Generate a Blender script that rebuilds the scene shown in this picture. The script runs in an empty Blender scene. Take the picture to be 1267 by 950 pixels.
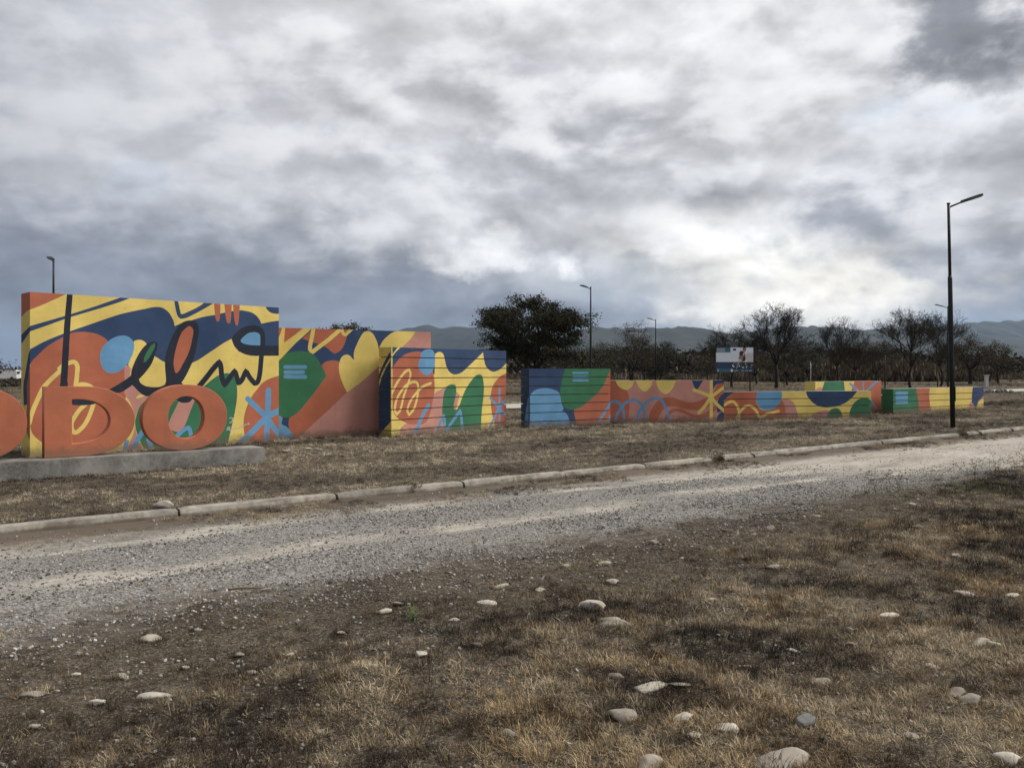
import bpy, bmesh, math, random
import numpy as np
from mathutils import Vector, Matrix, geometry
R = math.radians
random.seed(7); RNG = np.random.default_rng(11)
SC = bpy.context.scene
COL = SC.collection

# ------------------------------------------------------------------ camera
cam_d = bpy.data.cameras.new('camera'); cam = bpy.data.objects.new('camera', cam_d); COL.objects.link(cam)
cam.location = (0, 0, 1.65); cam.rotation_euler = (R(90), 0, 0)
cam_d.sensor_width = 36.0; cam_d.lens = 29.152; cam_d.shift_y = -0.01152
cam_d.clip_start = 0.1; cam_d.clip_end = 60000
SC.camera = cam

# ------------------------------------------------------------------ exposure
EXPO = 1.5
SC.view_settings.view_transform = 'Standard'; SC.view_settings.look = 'None'
SC.view_settings.exposure = EXPO; SC.view_settings.gamma = 1.0
SC.view_settings.use_curve_mapping = False
SC.cycles.use_denoising = True
SC.cycles.max_bounces = 6; SC.cycles.diffuse_bounces = 3; SC.cycles.volume_bounces = 1
SC.cycles.transparent_max_bounces = 8; SC.cycles.caustics_reflective = False; SC.cycles.caustics_refractive = False

# ------------------------------------------------------------------ small node language
class NT:
    def __init__(s, tree): s.t = tree; s.n = tree.nodes; s.l = tree.links
    def node(s, typ, **kw):
        n = s.n.new(typ)
        for k, v in kw.items(): setattr(n, k, v)
        return n
    def put(s, sock, v):
        if isinstance(v, bpy.types.NodeSocket): s.l.new(v, sock)
        elif v is not None: sock.default_value = v
    def math(s, op, a, b=None, c=None, clamp=False):
        n = s.node('ShaderNodeMath', operation=op, use_clamp=clamp)
        for i, v in enumerate((a, b, c)):
            if v is not None: s.put(n.inputs[i], v)
        return n.outputs[0]
    def vmath(s, op, a, b=None, out=0):
        n = s.node('ShaderNodeVectorMath', operation=op); s.put(n.inputs[0], a)
        if b is not None: s.put(n.inputs[1], b)
        return n.outputs[out]
    def noise(s, vec, scale, detail=4, rough=.55, dist=0, out=0, lac=2.0):
        n = s.node('ShaderNodeTexNoise'); s.put(n.inputs['Vector'], vec); s.put(n.inputs['Scale'], scale)
        s.put(n.inputs['Detail'], detail); s.put(n.inputs['Roughness'], rough); s.put(n.inputs['Distortion'], dist); s.put(n.inputs['Lacunarity'], lac)
        return n.outputs[out]
    def voro(s, vec, scale, feature='F1', out='Distance', rnd=1):
        n = s.node('ShaderNodeTexVoronoi', feature=feature); s.put(n.inputs['Vector'], vec); s.put(n.inputs['Scale'], scale); s.put(n.inputs['Randomness'], rnd)
        return n.outputs[out]
    def ramp(s, fac, stops, interp='LINEAR'):
        n = s.node('ShaderNodeValToRGB'); r = n.color_ramp; r.interpolation = interp
        while len(r.elements) < len(stops): r.elements.new(.5)
        for e, (p, c) in zip(r.elements, stops):
            e.position = p; e.color = (c, c, c, 1) if isinstance(c, (int, float)) else (*c, 1)
        s.put(n.inputs[0], fac); return n.outputs[0]
    def sstep(s, v, a, b):
        n = s.node('ShaderNodeMapRange', interpolation_type='SMOOTHSTEP'); s.put(n.inputs[0], v); s.put(n.inputs[1], a); s.put(n.inputs[2], b)
        return n.outputs[0]
    def mix(s, fac, a, b, mode='MIX'):
        n = s.node('ShaderNodeMix', data_type='RGBA', blend_type=mode)
        s.put(n.inputs[0], fac)
        for i, v in ((6, a), (7, b)):
            s.put(n.inputs[i], v if isinstance(v, bpy.types.NodeSocket) else ((v, v, v, 1) if isinstance(v, (int, float)) else (*v[:3], 1)))
        return n.outputs[2]
    def sep(s, v):
        n = s.node('ShaderNodeSeparateXYZ'); s.put(n.inputs[0], v); return n.outputs
    def comb(s, x, y, z):
        n = s.node('ShaderNodeCombineXYZ')
        for i, v in enumerate((x, y, z)): s.put(n.inputs[i], v)
        return n.outputs[0]

# ------------------------------------------------------------------ sky and sun
SUN_AZ, SUN_EL = 84.0, 46.0            # degrees right of the view axis, above the horizon; veiled by cloud
w = bpy.data.worlds.new('World'); SC.world = w; w.use_nodes = True
t = NT(w.node_tree); t.n.clear()
D = t.node('ShaderNodeTexCoord').outputs['Generated']
dx, dy, dz = t.sep(D)
sky = t.node('ShaderNodeTexSky', sky_type='NISHITA', sun_disc=False, sun_elevation=R(SUN_EL), sun_rotation=R(SUN_AZ), air_density=1.0, dust_density=2.0)
az = t.math('ARCTAN2', dx, dy); el = t.math('ARCSINE', dz)
# cloud deck: direction projected onto a flat layer overhead
zz = t.math('ADD', t.math('MAXIMUM', dz, 0.0), 0.34)
P = t.comb(t.math('DIVIDE', dx, zz), t.math('DIVIDE', dy, zz), 0.0)
Q = t.vmath('MULTIPLY', D, (1.0, 1.0, 1.75))
warp = t.noise(Q, 3.0, 3, .5, out=1)
wv = t.vmath('SUBTRACT', warp, (.5, .5, .5))
Pw = t.vmath('ADD', P, t.vmath('MULTIPLY', wv, (.35, .35, .0)))
Qw = t.vmath('ADD', Q, t.vmath('MULTIPLY', wv, (.10, .10, .07)))
nA = t.noise(Pw, 2.2, 7, .5)                # big masses
nB = t.noise(Qw, 9.5, 8, .50, 0.0)          # billows
nC = t.noise(Qw, 21.0, 7, .58, .1)          # wisps
Qu = t.vmath('ADD', Qw, (.006, .0, .030))
rel = t.math('MULTIPLY', t.math('SUBTRACT', nB, t.noise(Qu, 9.5, 8, .50, 0.0)), 1.0)
deck = t.math('ADD', t.math('ADD', t.math('MULTIPLY', nA, .46), t.math('MULTIPLY', nB, .38)), t.math('MULTIPLY', nC, .16))
# warped angles for the separate clouds
wa = t.noise(D, 13.0, 6, .6, out=1); wx, wy, wz = t.sep(t.vmath('SUBTRACT', wa, (.5, .5, .5)))
azw = t.math('ADD', az, t.math('MULTIPLY', wx, .13)); elw = t.math('ADD', el, t.math('MULTIPLY', wy, .07))
def blob(a0, e0, ra, re, soft=.7):
    u = t.math('DIVIDE', t.math('SUBTRACT', azw, R(a0)), R(ra)); v = t.math('DIVIDE', t.math('SUBTRACT', elw, R(e0)), R(re))
    r = t.math('SQRT', t.math('ADD', t.math('MULTIPLY', u, u), t.math('MULTIPLY', v, v)))
    r = t.math('ADD', r, t.math('ADD', t.math('MULTIPLY', t.math('SUBTRACT', nC, .5), 2.0), t.math('MULTIPLY', t.math('SUBTRACT', nB, .5), 2.2)))
    return t.sstep(r, 1.0 + soft, 1.0 - soft)
# light through the deck: brightest high ahead, blue-grey towards the horizon
glow = t.sstep(t.vmath('DOT_PRODUCT', D, tuple(Vector((.20, .88, .42)).normalized()), out='Value'), .62, 1.0)
h = t.sstep(el, R(-3), R(16))
base = t.mix(h, (.160, .187, .242), (.475, .487, .52))
base = t.mix(t.sstep(az, R(2), R(-40)), base, t.mix(1.0, base, (.86, .87, .89), 'MULTIPLY'))
base = t.mix(t.math('MULTIPLY', t.math('MULTIPLY', glow, t.sstep(el, R(3), R(12))), .68), base, (.74, .745, .765))
con = t.ramp(t.sstep(deck, .37, .63), [(0, .76), (.3, .89), (.55, 1.0), (.8, 1.10), (1, 1.18)])
# ragged bright rims where the deck is broken, mostly ahead
rim = t.math('MULTIPLY', t.math('MULTIPLY', t.sstep(nB, .50, .66), t.sstep(el, R(4), R(9))), t.math('ADD', .10, t.math('MULTIPLY', glow, .40)))
calm = t.math('ADD', .55, t.math('MULTIPLY', t.sstep(az, R(-25), R(5)), .45))   # the deck is smoother away from the break
clump = t.math('SUBTRACT', t.sstep(t.math('ADD', t.math('MULTIPLY', nB, .7), t.math('MULTIPLY', nC, .3)), .465, .535), .5)
con = t.math('ADD', con, t.math('MULTIPLY', clump, .10))
con = t.math('ADD', con, t.math('MULTIPLY', t.math('MULTIPLY', rel, 1.0), t.sstep(el, R(0), R(5))))
con = t.math('ADD', 1.02, t.math('MULTIPLY', t.math('SUBTRACT', con, 1.0), calm))
skyc = t.mix(1.0, base, con, 'MULTIPLY')
skyc = t.mix(rim, skyc, (.86, .86, .86))
CL = [ # azimuth, elevation, radii (degrees), soft, colour, amount
 (29.5, 20.3, 4.23, 3.01, 0.6, (0.22, 0.23, 0.26), 0.95),
 (21.9, 9.9, 3.08, 1.55, 0.6, (0.3, 0.32, 0.37), 0.85),
 (24.0, 6.9, 5.03, 1.02, 0.6, (0.3, 0.32, 0.37), 0.85),
 (18.4, 8.3, 0.75, 0.64, 0.5, (0.36, 0.38, 0.42), 0.8),
 (2.6, 20.6, 4.18, 1.45, 0.8, (0.42, 0.43, 0.46), 0.6),
 (5.9, 16.6, 3.87, 1.33, 0.8, (0.4, 0.41, 0.44), 0.6),
 (0.4, 13.6, 4.47, 1.56, 0.8, (0.45, 0.46, 0.5), 0.5),
 (14.0, 11.3, 2.10, 0.98, 0.8, (0.43, 0.44, 0.47), 0.6),
 (0.4, 23.9, 8.38, 2.23, 0.8, (0.88, 0.88, 0.89), 0.5),
 (13.0, 21.8, 7.95, 2.99, 0.9, (0.87, 0.87, 0.88), 0.5),
 (18.7, 17.0, 3.51, 4.23, 0.9, (0.82, 0.82, 0.82), 0.4),
 (26.3, 13.8, 4.27, 2.50, 0.9, (0.56, 0.57, 0.6), 0.5),
 (11.9, 9.2, 5.2, 1.5, 0.8, (0.98, 0.97, 0.94), 0.6),
 (16.1, 7.0, 7.2, 1.7, 0.8, (1.12, 1.09, 1.02), 0.85),
 (19.7, 4.6, 7.6, 1.7, 0.8, (1.18, 1.13, 1.04), 0.9),
 (7.0, 6.0, 5.2, 1.4, 0.8, (0.38, 0.43, 0.51), 0.6),
 (-22.9, 5.2, 16.5, 3.6, 0.9, (0.19, 0.215, 0.275), 0.72),
 (-28.3, 7.8, 6.49, 1.97, 0.9, (0.25, 0.275, 0.33), 0.5),
 (-10.8, 5.2, 8.5, 1.8, 0.9, (0.23, 0.26, 0.32), 0.7),
 (-20.5, 9.9, 5.88, 1.83, 0.9, (0.33, 0.35, 0.4), 0.45),
 (-24.3, 12.0, 5.10, 1.12, 0.7, (0.6, 0.61, 0.64), 0.4),
 (-6.3, 9.9, 3.03, 1.11, 0.6, (0.7, 0.7, 0.72), 0.55),
 (-1.9, 8.1, 3.24, 1.34, 0.4, (0.9, 0.9, 0.91), 0.85),
 (4.0, 7.3, 1.4, 0.8, 0.5, (0.86, 0.87, 0.89), 0.7),
 (6.6, 7.6, 1.10, 0.78, 0.45, (0.70, 0.71, 0.74), 0.5),
 (30.4, 2.2, 4.78, 1.69, 0.9, (0.26, 0.31, 0.39), 0.75),
]
for a0, e0, ra, re, so, c, k in CL:
    skyc = t.mix(t.math('MULTIPLY', blob(a0, e0, ra, re, so), k), skyc, t.mix(1.0, c, t.math('ADD', t.ramp(t.sstep(deck, .38, .62), [(0, .82), (1, 1.18)]), t.math('MULTIPLY', rel, 1.1)), 'MULTIPLY'))
# thin places in the deck let a little of the clear sky through
thin = t.sstep(nA, .60, .74)
bg1 = t.node('ShaderNodeBackground'); t.put(bg1.inputs[0], skyc); bg1.inputs[1].default_value = .5 ** EXPO * 1.06
bg2 = t.node('ShaderNodeBackground'); t.put(bg2.inputs[0], sky.outputs[0]); bg2.inputs[1].default_value = .07
mx = t.node('ShaderNodeMixShader'); t.put(mx.inputs[0], t.math('MULTIPLY', thin, .22)); t.l.new(bg1.outputs[0], mx.inputs[1]); t.l.new(bg2.outputs[0], mx.inputs[2])
t.l.new(mx.outputs[0], t.node('ShaderNodeOutputWorld').inputs[0])
w.cycles.sampling_method = 'MANUAL'; w.cycles.sample_map_resolution = 512

sun_d = bpy.data.lights.new('sun', 'SUN'); sun = bpy.data.objects.new('sun', sun_d); COL.objects.link(sun)
sun_d.energy = 1.5; sun_d.angle = R(34); sun_d.color = (1.0, .965, .91)
sv = Vector((math.sin(R(SUN_AZ)) * math.cos(R(SUN_EL)), math.cos(R(SUN_AZ)) * math.cos(R(SUN_EL)), math.sin(R(SUN_EL))))
sun.rotation_euler = (-sv).to_track_quat('-Z', 'Y').to_euler(); sun.location = sv * 50

# ------------------------------------------------------------------ helpers
def tag(o, label=None, cat=None, group=None, kind=None):
    if label: o['label'] = label
    if cat: o['category'] = cat
    if group: o['group'] = group
    if kind: o['kind'] = kind
    return o
def empty(name, loc=(0, 0, 0), rz=0):
    o = bpy.data.objects.new(name, None); COL.objects.link(o); o.location = loc; o.rotation_euler = (0, 0, rz); o.empty_display_size = .2
    return o
class MB:
    """collects polygons; build() links them as one mesh object"""
    def __init__(s): s.v = []; s.f = []; s.m = []
    def add(s, vs, fs, mi=0):
        b = len(s.v); s.v += [tuple(p) for p in vs]; s.f += [tuple(i + b for i in f) for f in fs]
        s.m += list(mi) if isinstance(mi, (list, tuple)) else [mi] * len(fs)
    def box(s, x0, x1, y0, y1, z0, z1, mi=0, M=None):
        vs = [Vector((x, y, z)) for x in (x0, x1) for y in (y0, y1) for z in (z0, z1)]
        if M: vs = [M @ p for p in vs]
        s.add(vs, [(0, 1, 3, 2), (4, 6, 7, 5), (0, 4, 5, 1), (2, 3, 7, 6), (0, 2, 6, 4), (1, 5, 7, 3)], mi)
    def tube(s, pts, rad, n=6, mi=0, cap=True):
        pts = [Vector(p) for p in pts]; vs = []; fs = []
        for i, p in enumerate(pts):
            a = pts[max(i - 1, 0)]; b = pts[min(i + 1, len(pts) - 1)]; d = (b - a).normalized()
            x = d.cross(Vector((0, 0, 1)) if abs(d.z) < .95 else Vector((0, 1, 0))).normalized(); y = d.cross(x)
            r = rad[i] if isinstance(rad, (list, tuple)) else rad
            vs += [p + (x * math.cos(q) + y * math.sin(q)) * r for q in (2 * math.pi * k / n for k in range(n))]
        for i in range(len(pts) - 1):
            for k in range(n):
                fs.append((i * n + k, i * n + (k + 1) % n, (i + 1) * n + (k + 1) % n, (i + 1) * n + k))
        if cap: fs += [tuple(range(n))[::-1], tuple((len(pts) - 1) * n + k for k in range(n))]
        s.add(vs, fs, mi)
    def mesh(s, name, mats):
        me = bpy.data.meshes.new(name); me.from_pydata(s.v, [], s.f)
        for m in (mats if isinstance(mats, list) else [mats]): me.materials.append(m)
        if len(s.m) and max(s.m) > 0: me.polygons.foreach_set('material_index', s.m)
        me.update(); return me
    def build(s, name, mats, parent=None, smooth=False, bevel=0):
        me = s.mesh(name, mats)
        if bevel:
            bm = bmesh.new(); bm.from_mesh(me); bmesh.ops.remove_doubles(bm, verts=bm.verts, dist=1e-5)
            bmesh.ops.bevel(bm, geom=bm.edges[:], offset=bevel, segments=2, affect='EDGES'); bm.to_mesh(me); bm.free()
        if smooth:
            me.polygons.foreach_set('use_smooth', [True] * len(me.polygons))
        o = bpy.data.objects.new(name, me); COL.objects.link(o)
        if parent: o.parent = parent
        return o
def copy_tree(o, parent=None):
    c = o.copy(); COL.objects.link(c); c.parent = parent
    for ch in o.children: copy_tree(ch, c)
    return c
def lattice(ix, iy, seed):
    n = (ix.astype(np.int64) * 374761393 + iy.astype(np.int64) * 668265263 + seed * 974634) & 0x7fffffff
    n = ((n ^ (n >> 13)) * 1274126177) & 0x7fffffff
    return ((n ^ (n >> 16)) & 0xffff) / 65535.0
def vnoise(x, y, seed=0):
    x = np.asarray(x, float); y = np.asarray(y, float)
    ix = np.floor(x); iy = np.floor(y); fx = x - ix; fy = y - iy
    fx = fx * fx * (3 - 2 * fx); fy = fy * fy * (3 - 2 * fy)
    a = lattice(ix, iy, seed); b = lattice(ix + 1, iy, seed); c = lattice(ix, iy + 1, seed); d = lattice(ix + 1, iy + 1, seed)
    return (a * (1 - fx) + b * fx) * (1 - fy) + (c * (1 - fx) + d * fx) * fy
def fbm(x, y, seed=0, oct=4):
    s = 0; a = .5; tot = 0
    for k in range(oct):
        s = s + a * vnoise(np.asarray(x) * 2 ** k, np.asarray(y) * 2 ** k, seed + k); tot += a; a *= .5
    return s / tot

# site frame: s runs along the kerb, t away from the camera
SITE_O = (0.0, 12.05); SITE_A = R(37.6); SU = (math.cos(SITE_A), math.sin(SITE_A)); SN = (-SU[1], SU[0])
def to_st(x, y):
    x = np.asarray(x) - SITE_O[0]; y = np.asarray(y) - SITE_O[1]
    return x * SU[0] + y * SU[1], x * SN[0] + y * SN[1]
def to_xy(s, t): return SITE_O[0] + s * SU[0] + t * SN[0], SITE_O[1] + s * SU[1] + t * SN[1]
ROAD_NEAR = -3.5; LAWN = .10
def sm(a, b, x):
    k = np.clip((np.asarray(x, float) - a) / (b - a), 0, 1); return k * k * (3 - 2 * k)
def ground_z(s, t):
    """height of the ground sheet"""
    s = np.asarray(s, float); t = np.asarray(t, float)
    verge = sm(ROAD_NEAR + .1, ROAD_NEAR - .5, t + (fbm(s * .75, s * 0 + 2.2, 17, 4) - .5) * .8 + (fbm(s * 2.7, t * 2.7, 19, 3) - .5) * .9); lawn = sm(.06, .14, t)
    bump = (fbm(s * .9, t * .9, 3, 4) - .5) * .14 + (fbm(s * 4.1, t * 4.1, 9, 3) - .5) * .05
    z = -.03 + verge * (.06 + bump) + lawn * (LAWN + .03 + bump * .22)
    far = sm(30, 80, t)
    return z + far * (fbm(s * .05, t * .05, 5, 3) - .5) * .8 * sm(60, 140, t)

# ------------------------------------------------------------------ materials
def new_mat(name):
    m = bpy.data.materials.new(name); m.use_nodes = True; n = NT(m.node_tree); n.n.clear()
    b = n.node('ShaderNodeBsdfPrincipled'); o = n.node('ShaderNodeOutputMaterial'); n.l.new(b.outputs[0], o.inputs[0])
    b.inputs['Specular IOR Level'].default_value = .3
    return m, n, b
def finish(n, b, col, rough=.85, bump=None, strength=.3, dist=.01):
    n.put(b.inputs['Base Color'], col if isinstance(col, bpy.types.NodeSocket) else (*col, 1)); n.put(b.inputs['Roughness'], rough)
    if bump is not None:
        k = n.node('ShaderNodeBump'); k.inputs['Strength'].default_value = strength; k.inputs['Distance'].default_value = dist
        n.put(k.inputs['Height'], bump); n.l.new(k.outputs[0], b.inputs['Normal'])
def ocoord(n): return n.node('ShaderNodeTexCoord').outputs['Object']

PAINT_RGB = {'Y': (.74, .56, .15), 'O': (.43, .125, .064), 'N': (.024, .054, .125), 'K': (.012, .016, .030), 'G': (.034, .160, .072), 'B': (.125, .30, .49), 'P': (.52, .245, .195), 'S': (.42, .42, .38)}
PAINT_ORDER = ['Y', 'O', 'N', 'K', 'G', 'B', 'P', 'S']
def paint_mat(key, rgb):
    m, n, b = new_mat('wall_paint_' + {'Y': 'yellow', 'O': 'orange', 'N': 'navy', 'K': 'black', 'G': 'green', 'B': 'blue', 'P': 'pink', 'S': 'chalk'}[key])
    g = n.node('ShaderNodeNewGeometry').outputs['Position']
    fade = n.noise(g, 1.3, 6, .6); blot = n.noise(g, 6, 5, .65); fine = n.noise(g, 55, 3, .6)
    col = n.mix(n.sstep(fade, .3, .75), tuple(c * .80 for c in rgb), tuple(min(1, c * 1.06 + .008) for c in rgb))
    roll = n.noise(n.vmath('MULTIPLY', g, (2.0, 2.0, 9.0)), 1.5, 4, .6)
    col = n.mix(n.math('MULTIPLY', n.sstep(roll, .45, .75), .30), col, tuple(c * .72 + .012 for c in rgb))
    col = n.mix(n.math('MULTIPLY', n.sstep(blot, .60, .78), .28), col, (.20, .16, .12))
    # rain streaks: noise stretched downwards
    stx = n.noise(n.vmath('MULTIPLY', g, (5.0, 5.0, .35)), 1.0, 5, .6)
    col = n.mix(n.math('MULTIPLY', n.sstep(stx, .58, .80), .22), col, (.10, .085, .07))
    # splash dirt on the lowest hand's breadth
    gz = n.sep(g)[2]
    dirt = n.math('MULTIPLY', n.sstep(n.math('ADD', gz, n.math('MULTIPLY', blot, -.34)), .18, -.02), .75)
    col = n.mix(dirt, col, (.12, .09, .065))
    chip = n.sstep(n.noise(g, 23, 4, .7), .74, .78)
    col = n.mix(n.math('MULTIPLY', chip, .5), col, (.42, .38, .33))
    finish(n, b, col, n.math('ADD', .68, n.math('MULTIPLY', blot, .22)), n.math('ADD', n.math('MULTIPLY', fine, .6), n.math('MULTIPLY', fade, .8)), .22, .006)
    return m
PAINTS = [paint_mat(k, PAINT_RGB[k]) for k in PAINT_ORDER]
def concrete_mat(name, c, dark=.45, soil=0.0):
    m, n, b = new_mat(name); g = n.node('ShaderNodeNewGeometry').outputs['Position']
    a = n.noise(g, 2.2, 8, .62); f = n.noise(g, 24, 6, .65); st = n.noise(n.vmath('MULTIPLY', g, (6, 6, .6)), 1.0, 5, .6)
    col = n.mix(n.sstep(a, .32, .68), tuple(x * dark for x in c), c)
    col = n.mix(n.math('MULTIPLY', n.sstep(st, .5, .75), .55), col, tuple(x * .32 for x in c))
    col = n.mix(n.math('MULTIPLY', n.sstep(f, .35, .75), .35), col, tuple(min(1, x * 1.25) for x in c))
    if soil:
        so = n.noise(g, 3.3, 7, .68); col = n.mix(n.math('MULTIPLY', n.sstep(so, .50, .68), soil), col, (.115, .086, .058))
        col = n.mix(n.math('MULTIPLY', n.sstep(n.math('ADD', n.sep(g)[2], n.math('MULTIPLY', so, -.16)), .03, -.05), .85), col, (.10, .076, .052))
    finish(n, b, col, .9, n.math('ADD', f, n.math('MULTIPLY', n.noise(g, 110, 3, .6), .5)), .5, .008)
    return m
M_CONC = concrete_mat('plinth_concrete', (.27, .255, .23), .36, .35)
M_KERB = concrete_mat('kerb_concrete', (.34, .305, .255), .42, .75)
M_BARE = concrete_mat('bare_cement', (.36, .34, .30), .6)
WALL_MATS = PAINTS + [M_BARE]
def letter_mat():
    m, n, b = new_mat('letter_orange_paint'); g = n.node('ShaderNodeNewGeometry').outputs['Position']
    a = n.noise(g, 1.6, 6, .6); f = n.noise(g, 14, 5, .65); st = n.noise(n.vmath('MULTIPLY', g, (4, 4, .4)), 1.0, 5, .6)
    col = n.mix(n.sstep(a, .3, .7), (.37, .116, .060), (.47, .150, .074))
    col = n.mix(n.math('MULTIPLY', n.sstep(st, .52, .78), .45), col, (.30, .105, .06))
    col = n.mix(n.math('MULTIPLY', n.sstep(f, .62, .8), .35), col, (.55, .28, .17))
    gz_ = n.sep(g)[2]
    col = n.mix(n.math('MULTIPLY', n.sstep(n.math('ADD', gz_, n.math('MULTIPLY', f, -.3)), .42, .28), .6), col, (.17, .11, .075))
    sp = n.sstep(n.noise(g, 34, 5, .7), .68, .74)
    col = n.mix(n.math('MULTIPLY', sp, .6), col, (.22, .10, .06))
    finish(n, b, col, n.math('ADD', .42, n.math('MULTIPLY', a, .35)), n.math('ADD', n.math('MULTIPLY', f, .25), n.math('MULTIPLY', n.noise(g, 2.6, 3, .5), 3.0)), .3, .012); return m
M_LETTER = letter_mat()
def metal_mat(name, c, rough=.5, metallic=0.0):
    m, n, b = new_mat(name); g = ocoord(n); a = n.noise(g, 7, 5, .6)
    col = n.mix(n.sstep(a, .35, .7), tuple(x * .7 for x in c), tuple(x * 1.25 for x in c))
    b.inputs['Metallic'].default_value = metallic
    finish(n, b, col, n.math('ADD', rough - .1, n.math('MULTIPLY', a, .25)), a, .08, .003); return m
M_POLE = metal_mat('pole_dark_paint', (.016, .022, .024), .48)
M_LAMP = metal_mat('lamp_head_grey', (.10, .105, .11), .45, .4)
M_RUST = metal_mat('rusty_steel', (.045, .03, .022), .8)
M_LENS = metal_mat('lamp_lens', (.45, .46, .44), .25)

def tint_mat(name, rough=.9, trans=0.0, blade=False):
    """colour from the scattered piece's own tint"""
    m, n, b = new_mat(name)
    at = n.node('ShaderNodeAttribute', attribute_type='INSTANCER', attribute_name='tint').outputs['Color']
    col = at
    if blade:
        sh = n.node('ShaderNodeAttribute', attribute_type='GEOMETRY', attribute_name='blade').outputs['Fac']
        col = n.mix(1.0, at, n.ramp(sh, [(0, .45), (.5, .95), (1, 1.75)]), 'MULTIPLY')
    finish(n, b, col, rough)
    b.inputs['Specular IOR Level'].default_value = .15
    return m
M_BLADE = tint_mat('dry_grass_blade', .8, blade=True)
M_PEBBLE = tint_mat('gravel_pebble', .9)

def soil_mat():
    m, n, b = new_mat('dry_soil'); o = ocoord(n); g = n.node('ShaderNodeNewGeometry').outputs['Position']
    a = n.noise(g, .55, 6, .6); f = n.noise(g, 5.0, 8, .65); ff = n.noise(g, 38, 5, .7); big = n.noise(g, .035, 5, .55)
    col = n.ramp(n.math('ADD', n.math('MULTIPLY', a, .55), n.math('MULTIPLY', f, .45)), [(.34, (.028, .022, .017)), (.47, (.062, .049, .037)), (.57, (.115, .091, .066)), (.70, (.21, .172, .125))])
    col = n.mix(n.math('MULTIPLY', n.sstep(ff, .45, .70), .6), col, (.19, .155, .112))
    bit = n.sep(n.voro(g, 85, 'F1', 'Color'))[0]
    col = n.mix(n.math('MULTIPLY', n.sstep(bit, .60, .95), .7), col, (.24, .205, .155))
    col = n.mix(n.math('MULTIPLY', n.sstep(bit, .35, .05), .6), col, (.030, .024, .018))
    # the far field: bleached grass and earth in wide bands
    px, py, pz = n.sep(o)
    farf = n.sstep(py, 14.0, 40.0)
    fc = n.ramp(n.math('ADD', n.math('MULTIPLY', big, .5), n.math('MULTIPLY', n.noise(g, .22, 5, .6), .5)), [(.38, (.062, .049, .035)), (.5, (.115, .092, .063)), (.62, (.185, .15, .10))])
    col = n.mix(farf, col, fc)
    finish(n, b, col, .97, n.math('ADD', n.math('ADD', f, ff), n.math('MULTIPLY', bit, .5)), 1.0, .03)
    b.inputs['Specular IOR Level'].default_value = .1
    return m
M_SOIL = soil_mat()
def road_mat():
    m, n, b = new_mat('gravel_road_surface'); o = ocoord(n)
    px, py, pz = n.sep(o)
    cell = n.voro(o, 62, 'F1', 'Color'); dist = n.voro(o, 62, 'F1', 'Distance'); c2 = n.voro(o, 150, 'F1', 'Color')
    g1 = n.sep(cell)[0]; g2 = n.sep(c2)[1]
    grain = n.math('ADD', n.math('MULTIPLY', g1, .6), n.math('MULTIPLY', g2, .4))
    grav = n.ramp(grain, [(.15, (.070, .066, .060)), (.45, (.19, .178, .160)), (.7, (.29, .272, .245)), (.95, (.45, .425, .385))])
    grav = n.mix(n.math('MULTIPLY', n.sstep(dist, .010, .0), .2), grav, (.05, .045, .04))
    l = n.noise(n.vmath('MULTIPLY', o, (.35, 1.4, 1)), 1.6, 7, .62); f = n.noise(o, 9, 7, .66)
    sand = n.ramp(n.math('ADD', n.math('MULTIPLY', l, .5), n.math('MULTIPLY', f, .5)), [(.35, (.225, .195, .155)), (.5, (.335, .30, .25)), (.66, (.47, .432, .372))])
    # where dust has buried the gravel: far stretch, the strip by the kerb, the wheel tracks
    along = n.sstep(n.math('ADD', px, n.math('MULTIPLY', n.math('ADD', py, 1.9), 2.2)), 1.0, 7.5)
    edge = n.sstep(py, -1.55, -.75); tr = n.sstep(n.math('ABSOLUTE', n.math('ADD', py, 2.25)), .50, .08)
    tr2 = n.sstep(n.math('ABSOLUTE', n.math('ADD', py, .95)), .30, .05)
    s = n.math('MAXIMUM', n.math('MAXIMUM', along, n.math('MULTIPLY', edge, .62)), n.math('MAXIMUM', n.math('MULTIPLY', tr, .54), n.math('MULTIPLY', tr2, .50)))
    s = n.sstep(n.math('ADD', s, n.math('MULTIPLY', n.math('SUBTRACT', l, .5), 2.4)), .22, .80)
    col = n.mix(s, grav, sand)
    dirt = n.math('MULTIPLY', n.sstep(n.math('ADD', py, n.math('MULTIPLY', n.math('SUBTRACT', f, .5), .9)), -.85, -.30), .92)
    col = n.mix(dirt, col, (.092, .069, .048))
    col = n.mix(n.math('MULTIPLY', n.sstep(n.noise(o, 1.6, 7, .68), .54, .70), .45), col, (.13, .105, .078))
    # earth creeping in from the verge
    er = n.math('ADD', py, n.math('ADD', n.math('MULTIPLY', n.math('SUBTRACT', n.noise(o, 1.1, 6, .62), .5), 1.5), n.math('MULTIPLY', n.math('SUBTRACT', n.noise(o, 7.0, 6, .68), .5), 1.1)))
    earth = n.mix(n.sstep(f, .38, .66), (.055, .043, .032), (.135, .108, .078))
    col = n.mix(n.math('MULTIPLY', n.math('SUBTRACT', 1.0, n.sstep(er, -3.85, -3.05)), .92), col, earth)
    finish(n, b, col, .95, n.math('ADD', n.math('MULTIPLY', grain, n.math('SUBTRACT', 1.0, s)), n.math('MULTIPLY', f, .8)), .8, .012)
    b.inputs['Specular IOR Level'].default_value = .15
    return m
M_ROAD = road_mat()
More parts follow.
